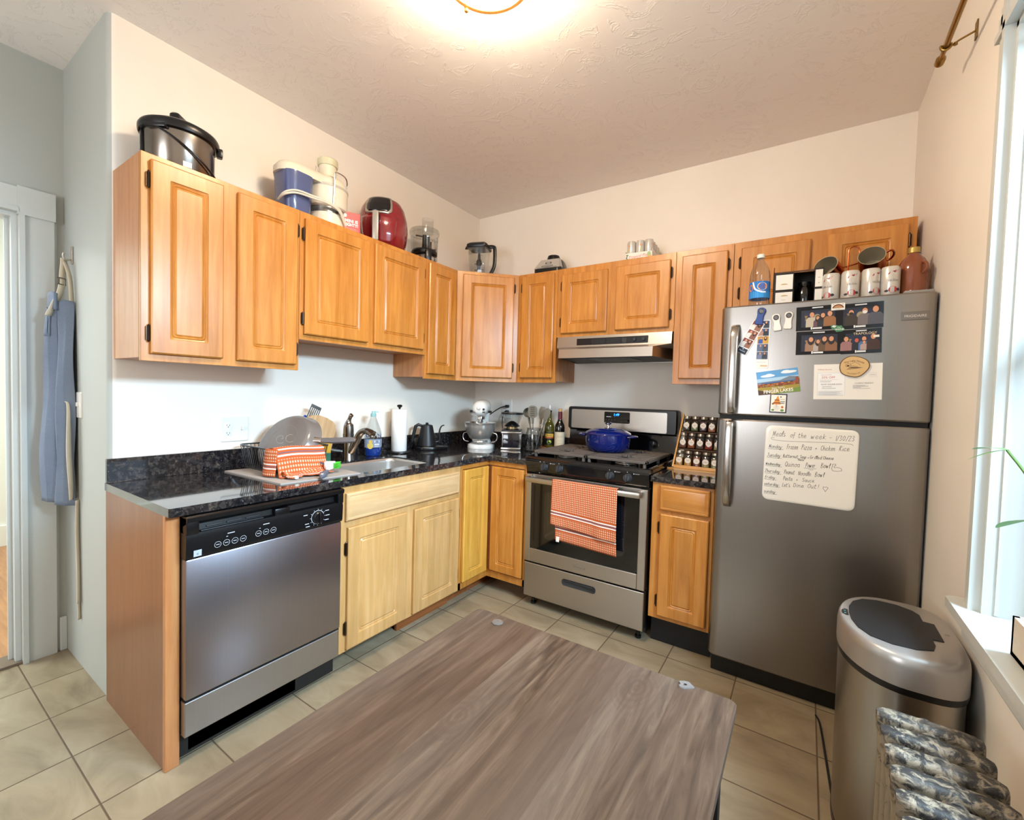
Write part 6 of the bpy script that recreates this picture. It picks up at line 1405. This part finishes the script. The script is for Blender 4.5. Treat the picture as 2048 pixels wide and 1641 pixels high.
# ---------------------------------------------------------------- apron on its hook
t = thing('wall_hook', 'small wall hook above the apron', 'hook', (-.487, YS, 1.90))
bm = BM(); box(bm, -.011, .011, -.006, 0, -.05, .03, .003); tube(bm, spline([(0, -.006, -.03), (0, -.025, -.035), (0, -.032, -.02), (0, -.03, -.005)], 5), .004, 8); part('hook_body', bm, mat('hook_nickel', '#b5aca0', .35, .6), t)
t = thing('apron', 'blue denim apron with cream straps hanging on the wall by the doorway', 'apron', (-.47, YS, 0))
def denim():
    m = mat('denim', '#66748c', .9); N = G(m); v = N.obj()
    n = N.noise(1, 3, N.map(v, (500, 500, 120))); g = N.noise(7, 4, v)
    c = N.mix(n, '#5f6b7e', '#7d899b'); N.col(N.mix(N.ramp(g, [(.35, 0.), (.75, .35)]), c, '#868f9f')); N.bump(n, .2, .001)
    return m
DEN = denim()
CREAM = mat('cotton_tape', '#d6cbb6', .85)
# cross-section of the hanging bundle: out from the wall, round the fold, back to the wall
CS = [(-.085, -.008), (-.075, -.055), (-.045, -.098), (-.02, -.088), (.005, -.06), (.028, -.066), (.045, -.045), (.055, -.012)]
def ap(u, v):
    i = u*(len(CS)-1); k = min(int(i), len(CS)-2); f = i-k; f = f*f*(3-2*f)
    x = CS[k][0]*(1-f)+CS[k+1][0]*f; y = CS[k][1]*(1-f)+CS[k+1][1]*f
    z = 1.665-(1.665-.775)*v
    if v < .06: z += .012*math.sin(u*9)
    z -= .03*u*v
    s = .62+.5*min(1, v*1.7)-.06*math.sin(v*5); sy = .82+.22*min(1, v*1.4)
    return (x*s+.006*math.sin(v*7+u*6), min(-.004, y*sy+.004*math.sin(v*11+u*8)), z)
bm = BM(); sheet(bm, ap, 48, 40); o = part('denim_body', bm, DEN, t, smooth=80, fix=False); solid(o, .004)
def apo(u, v, off):
    a = Vector(ap(u, v)); b = Vector(ap(min(1, u+.02), v)); d_ = (b-a); n = Vector((d_.y, -d_.x, 0)); n.normalize()
    if n.y > 0: n = -n
    return a+n*off
bm = BM(); sheet(bm, lambda u, v: apo(.13+.34*u, .035+.135*v, .005), 12, 8); o = part('chest_pocket', bm, DEN, t, smooth=80, fix=False); solid(o, .003)
bm = BM(); sheet(bm, lambda u, v: (-.03+.05*u, -.075+.012*u+.0*v, 1.70-.075*v+.01*math.sin(u*3)), 8, 6); o = part('rolled_top', bm, DEN, t, smooth=80, fix=False); solid(o, .012)
def ribbon(pts, w, name, ax=(.6, -.8)):
    bm = BM(); P = spline(pts, 8); V = []
    for p in P: V.append([bm.verts.new((p.x-ax[0]*w/2, p.y-ax[1]*w/2, p.z)), bm.verts.new((p.x+ax[0]*w/2, p.y+ax[1]*w/2, p.z))])
    for a, b in zip(V, V[1:]): bm.faces.new((a[0], a[1], b[1], b[0]))
    o = part(name, bm, CREAM, t, smooth=80, fix=False); solid(o, .0025); return o
ribbon([(-.017, -.03, 1.868), (-.012, -.032, 1.84), (-.005, -.036, 1.80), (.0, -.04, 1.75), (.005, -.05, 1.70), (.004, -.085, 1.60)], .03, 'neck_strap')
ribbon([(-.02, -.028, 1.86), (.005, -.018, 1.80), (.016, -.014, 1.74), (.022, -.012, 1.66)], .022, 'neck_strap')
bm = BM(); [box(bm, -.018+.0, .018, -.003, .003, z, z+.004) for z in (0, .028)]; box(bm, -.018, -.014, -.003, .003, 0, .032); box(bm, .014, .018, -.003, .003, 0, .032); part('buckle', bm, mat('buckle_metal', '#6f675c', .35, .8), t, (-.002, -.04, 1.745), (0, 0, R(-52)), smooth=0)
ribbon([(.04, -.03, 1.22), (.05, -.025, 1.19), (.062, -.03, 1.0), (.066, -.024, .84), (.06, -.02, .775)], .045, 'waist_tie', (.75, -.66))
ribbon([(.075, -.008, .77), (.08, -.01, .62), (.088, -.008, .45), (.096, -.01, .30)], .02, 'waist_tie')
ribbon([(.07, -.006, .77), (.07, -.008, .60), (.075, -.006, .42), (.088, -.006, .22)], .018, 'waist_tie')

# ---------------------------------------------------------------- light and camera
def area(name, loc, rot, sx, sy, power, col):
    l = bpy.data.lights.new(name, 'AREA'); l.shape = 'RECTANGLE'; l.size = sx; l.size_y = sy; l.energy = power; l.color = col
    o = bpy.data.objects.new(name, l); COL.objects.link(o); o.location = loc; o.rotation_euler = rot
    return o
area('window_daylight', (XW+.95, (WY0+WY1)/2-.05, 2.42), (R(70), 0, R(90)), 1.5, .65, P_WIN, (.66, .86, 1))
area('rear_fill', (1.15, YB-.15, 1.6), (R(122), 0, 0), 1.1, 1.2, P_REAR, (.93, .96, 1))  # added fill lamp behind the viewer, tipped up to brighten the ceiling
area('hall_daylight', (-1.9, -3.9, 2.6), (0, 0, 0), 1.4, 1.4, P_HALL, (.92, 1, .95))
w = bpy.data.worlds.new('World'); SC.world = w; w.use_nodes = True
bg = w.node_tree.nodes['Background']; bg.inputs[0].default_value = (.75, .87, 1, 1); bg.inputs[1].default_value = W_STR
cam = bpy.data.cameras.new('Camera'); cam.sensor_fit = 'HORIZONTAL'; cam.sensor_width = 36; cam.lens = 884.8/2048*36; cam.clip_start = .02
co = bpy.data.objects.new('Camera', cam); COL.objects.link(co)
yw, pt, rl = R(33.561), R(1.958), R(1.5997)
f = Vector((-math.sin(yw)*math.cos(pt), math.cos(yw)*math.cos(pt), -math.sin(pt))); r = Vector((math.cos(yw), math.sin(yw), 0)); u = r.cross(f)
r2 = r*math.cos(rl)+u*math.sin(rl); u2 = -r*math.sin(rl)+u*math.cos(rl)
M = Matrix((r2, u2, -f)).transposed().to_4x4(); M.translation = (2.3516, -2.9716, 1.3055); co.matrix_world = M
SC.camera = co
SC.view_settings.view_transform = VT; SC.view_settings.look = 'None'; SC.view_settings.exposure = EXPO; SC.view_settings.gamma = 1.0
SC.cycles.max_bounces = 8; SC.cycles.diffuse_bounces = 6; SC.cycles.glossy_bounces = 4; SC.cycles.transparent_max_bounces = 24; SC.cycles.transmission_bounces = 6
SC.cycles.caustics_reflective = False; SC.cycles.caustics_refractive = False; SC.cycles.sample_clamp_indirect = 6
SC.cycles.use_denoising = True
SC.cycles.use_adaptive_sampling = True; SC.cycles.adaptive_threshold = .015
